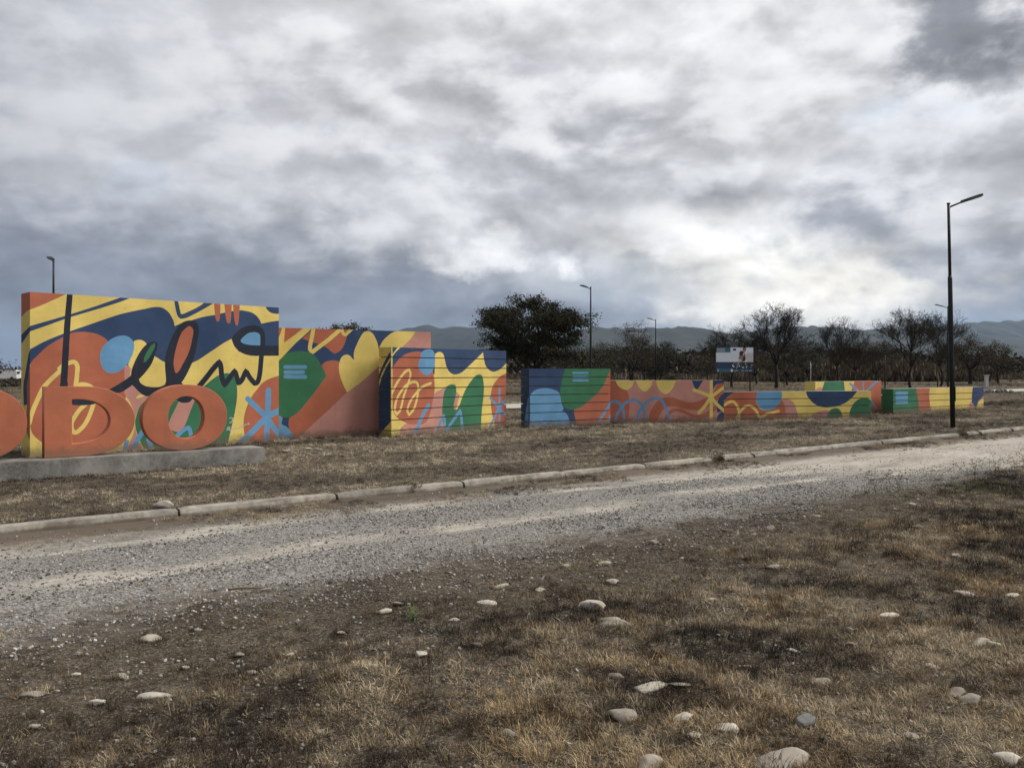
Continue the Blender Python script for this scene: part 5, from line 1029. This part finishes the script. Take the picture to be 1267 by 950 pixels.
# near verge
x, y = wedge(175000, 1.6, 17.0, 1.3, 4.2); s, tt = to_st(x, y); edge = ROAD_NEAR - .12 + (fbm(s * .8, tt * .8, 90, 4) - .5) * 2.2
margin = sm(-5.6, -3.9, tt + (fbm(s * 1.4, tt * 1.4, 94, 3) - .5) * 1.4) * sm(6, 1, s)
keep = (tt < edge) & (RNG.random(len(x)) < .35 + .65 * sm(.36, .52, fbm(x * 1.6, y * 1.6, 92, 3))) & (RNG.random(len(x)) > margin * .10); x, y, margin = x[keep], y[keep], margin[keep]; s, tt = to_st(x, y)
c, p = grass_tint(x, y, len(x))
green = np.exp(-(((x - 6.0) / .9) ** 2 + ((y - 11.6) / .7) ** 2)) + .8 * np.exp(-(((x - 4.9) / .5) ** 2 + ((y - 10.6) / .4) ** 2)); gk = RNG.random(len(x)) < green * .8; c[gk] = np.array((.075, .085, .035)) * RNG.uniform(.6, 1.3, (gk.sum(), 1))
c = c * (1 - margin[:, None]) + np.array((.085, .060, .034)) * RNG.uniform(.5, 1.5, (len(x), 1)) * margin[:, None]
dist = (.74 + np.clip((y - 4) / 14, 0, 1) * .7) * (1 - .62 * margin)
P, ro, scl, ti = make(x, y, ground_z(s, tt), dist, .55, 1.25, c); scl *= (1 - .35 * sm(ROAD_NEAR - .9, ROAD_NEAR - .1, tt))[:, None]
scatter('dry_grass', 'short dry brown grass covering the near verge', 'grass', TUFT, 9, P, ro, scl, ti); print('verge tufts', len(x))
# lawn side
x, y = wedge(98000, 6.5, 46.0, 1.45, 4.0); s, tt = to_st(x, y); keep = (tt > .13) & ~((tt > 18.2) & (tt < 22.6)); x, y = x[keep], y[keep]; s, tt = to_st(x, y)
p = (fbm(s * .35, tt * .8, 95, 4) * .6 + fbm(s * 1.3, tt * 2.2, 99, 3) * .4 - .5) * 1.35 + .515 + RNG.normal(0, .055, len(x)) + .05 * sm(8, 18, tt) - .10 * np.exp(-(((s + 6.5) / 4.0) ** 2 + ((tt - 1.2) / 1.1) ** 2))
stops = np.array([.34, .43, .50, .57, .68]); cols = np.array([(.052, .041, .031), (.12, .094, .066), (.24, .192, .130), (.35, .285, .195), (.47, .395, .28)])
c = np.stack([np.interp(p, stops, cols[:, i]) for i in range(3)], 1)
P, ro, scl, ti = make(x, y, ground_z(s, tt), 1 + np.clip((y - 10) / 25, 0, 1.2) * .8, .55, 1.15, c); scl[:, 2] *= .75
scatter('dry_grass', 'short bleached dry grass of the lawn around the painted walls', 'grass', TUFT, 9, P, ro, scl, ti); print('lawn tufts', len(x))
# rough grass of the field beyond
x, y = wedge(26000, 38.0, 175.0, 1.5, 6); s, tt = to_st(x, y); keep = ~((tt > 18.0) & (tt < 22.9)) & (fbm(x * .10, y * .05, 130, 4) > .40); x, y = x[keep], y[keep]; s, tt = to_st(x, y)
p = (fbm(x * .16, y * .08, 132, 4) - .5) * 1.5 + .5 + RNG.normal(0, .07, len(x)); c = np.stack([np.interp(p, [.3, .45, .55, .7], q) for q in ((.038, .085, .16, .27), (.031, .067, .127, .215), (.022, .046, .085, .14))], 1)
P, ro, scl, ti = make(x, y, ground_z(s, tt), 2.2 + np.clip((y - 40) / 110, 0, 1) * 3.0, .6, 1.4, c, .12); scatter('field_grass', 'rough brown tussocks across the field behind the walls', 'grass', TUFT, 9, P, ro, scl, ti)
# weeds and grass creeping along the kerb foot and out on the road
n = 11000; s = RNG.uniform(-9, 20, n); tt = np.where(RNG.random(n) < .8, -.10 - RNG.random(n) ** 1.6 * .75, ROAD_NEAR - .1 + RNG.random(n) ** 2 * .9); keep = fbm(s * .9, tt * 1.5, 101, 3) > .44; s, tt = s[keep], tt[keep]; x, y = to_xy(s, tt)
c, p = grass_tint(x, y, len(x)); P, ro, scl, ti = make(x, y, np.maximum(ground_z(s, tt), road_z(s, tt)), 1, .35, .8, c); scatter('kerb_weeds', 'scattered dry tufts along the kerb foot and road edge', 'grass', TUFT, 9, P, ro, scl, ti)
# tufts crowding round stones, wall feet and the plinth
X = []; Y = []; K = []
for x_, y_, wd_ in STONES:
    n = int(8 + wd_ * 60); q = RNG.uniform(0, 6.283, n); r_ = wd_ * RNG.uniform(.48, .75, n); X += list(x_ + np.cos(q) * r_ * 1.05); Y += list(y_ + wd_ * .25 + np.sin(q) * r_ * .8); K += [.62] * n
for A, ang, L_, h_, th_ in WALL_GEO.values():
    n = int(L_ * 34); q = RNG.uniform(-.1, L_, n); o_ = -.02 - np.abs(RNG.normal(0, .07, n)); ca, sa = math.cos(R(ang)), math.sin(R(ang)); X += list(A[0] + q * ca - o_ * sa); Y += list(A[1] + q * sa + o_ * ca); K += list(RNG.uniform(.8, 1.5, n))
n = 420; q = RNG.uniform(-2, 3.95, n); o_ = -.01 - np.abs(RNG.normal(0, .06, n)); X += list(-7.22 + q * PU.x + o_ * PN.x); Y += list(11.70 + q * PU.y + o_ * PN.y); K += list(RNG.uniform(.6, 1.2, n))
x, y, K = np.array(X), np.array(Y), np.array(K); s, tt = to_st(x, y); c, p = grass_tint(x, y, len(x)); P, ro, scl, ti = make(x, y, ground_z(s, tt), K, .7, 1.2, c)
scatter('dry_grass', 'dry tufts crowding against stones, wall feet and plinth', 'grass', TUFT, 9, P, ro, scl, ti)
# clods and litter in the verge, gravel on the road
def pebble(k):
    rr = random.Random(k); bm = bmesh.new(); bmesh.ops.create_icosphere(bm, subdivisions=1, radius=.5)
    for v in bm.verts: v.co = Vector((v.co.x * rr.uniform(.8, 1.2), v.co.y * rr.uniform(.7, 1.1), v.co.z * rr.uniform(.45, .8)))
    me = bpy.data.meshes.new('pebble'); bm.to_mesh(me); bm.free(); me.materials.append(M_PEBBLE); return me
PEB = source('pebble', [pebble(k) for k in range(6)])
s = RNG.uniform(-10, 13, 150000); tt = RNG.uniform(-5.2, -.12, 150000); x, y = to_xy(s, tt)
sand = sm(1.0, 8.0, s + (tt + 1.9) * 2.2); edge = sm(-1.2, -.35, tt); over = sm(ROAD_NEAR + .5, ROAD_NEAR - 1.5, tt + (fbm(s * 1.5, tt * 1.5, 140, 3) - .5) * 1.2)
track_ = np.exp(-((tt + 2.15) / .28) ** 2) * .55 + np.exp(-((tt + .95) / .25) ** 2) * .5
prob = (1 - .93 * sand) * (1 - .8 * edge) * (1 - .97 * over) * (1 - track_) * (.25 + .75 * sm(.35, .6, fbm(s * .8, tt * 2, 111, 3))); vis = (np.abs(x) < y * .64 + 4) & (y > 2.5); keep = (RNG.random(len(s)) < prob) & vis; s, tt, x, y = s[keep], tt[keep], x[keep], y[keep]; n = len(s)
z = np.maximum(ground_z(s, tt), road_z(s, tt)) + .003; sz = .008 + .024 * RNG.random(n) ** 2.6
g = np.clip(RNG.normal(.22, .11, n), .04, .52); c = np.stack([g * 1.03, g * .97, g * .88], 1)
scatter('gravel', 'loose grey gravel strewn over the road', 'gravel', PEB, 6, np.stack([x, y, z], 1), RNG.uniform(0, 6.28, (n, 3)) * np.array((.1, .1, 1)), np.stack([sz, sz, sz], 1), np.concatenate([c, np.ones((n, 1))], 1)); print('gravel', n)
x, y = wedge(24000, 1.8, 14, 1.4, 4.0); s, tt = to_st(x, y); keep = (tt < ROAD_NEAR) & (fbm(x * 2, y * 2, 120, 3) > .50 - .12 * sm(-5.4, -3.9, tt)); x, y, s, tt = x[keep], y[keep], s[keep], tt[keep]; n = len(x); sz = .008 + .022 * RNG.random(n) ** 3; g = np.clip(RNG.normal(.21, .07, n), .06, .42)
scatter('verge_pebbles', 'loose small stones and clods between the verge grass', 'gravel', PEB, 6, np.stack([x, y, ground_z(s, tt) + .004], 1), RNG.uniform(0, 6.28, (n, 3)) * np.array((.1, .1, 1)), np.stack([sz, sz, sz], 1), np.stack([g, g * .93, g * .82, np.ones(n)], 1))

# ------------------------------------------------------------------ the air
HAZE = True
if HAZE:
    m = bpy.data.materials.new('haze'); m.use_nodes = True; n = NT(m.node_tree); n.n.clear(); v = n.node('ShaderNodeVolumePrincipled'); o_ = n.node('ShaderNodeOutputMaterial'); n.l.new(v.outputs[0], o_.inputs['Volume'])
    v.inputs['Color'].default_value = (.52, .72, 1.0, 1); v.inputs['Density'].default_value = 3.2e-5; v.inputs['Anisotropy'].default_value = .1
    mb = MB(); mb.box(-14500, 13000, -9500, 16000, -12, 700); o = mb.build('haze', m); tag(o, kind='stuff')
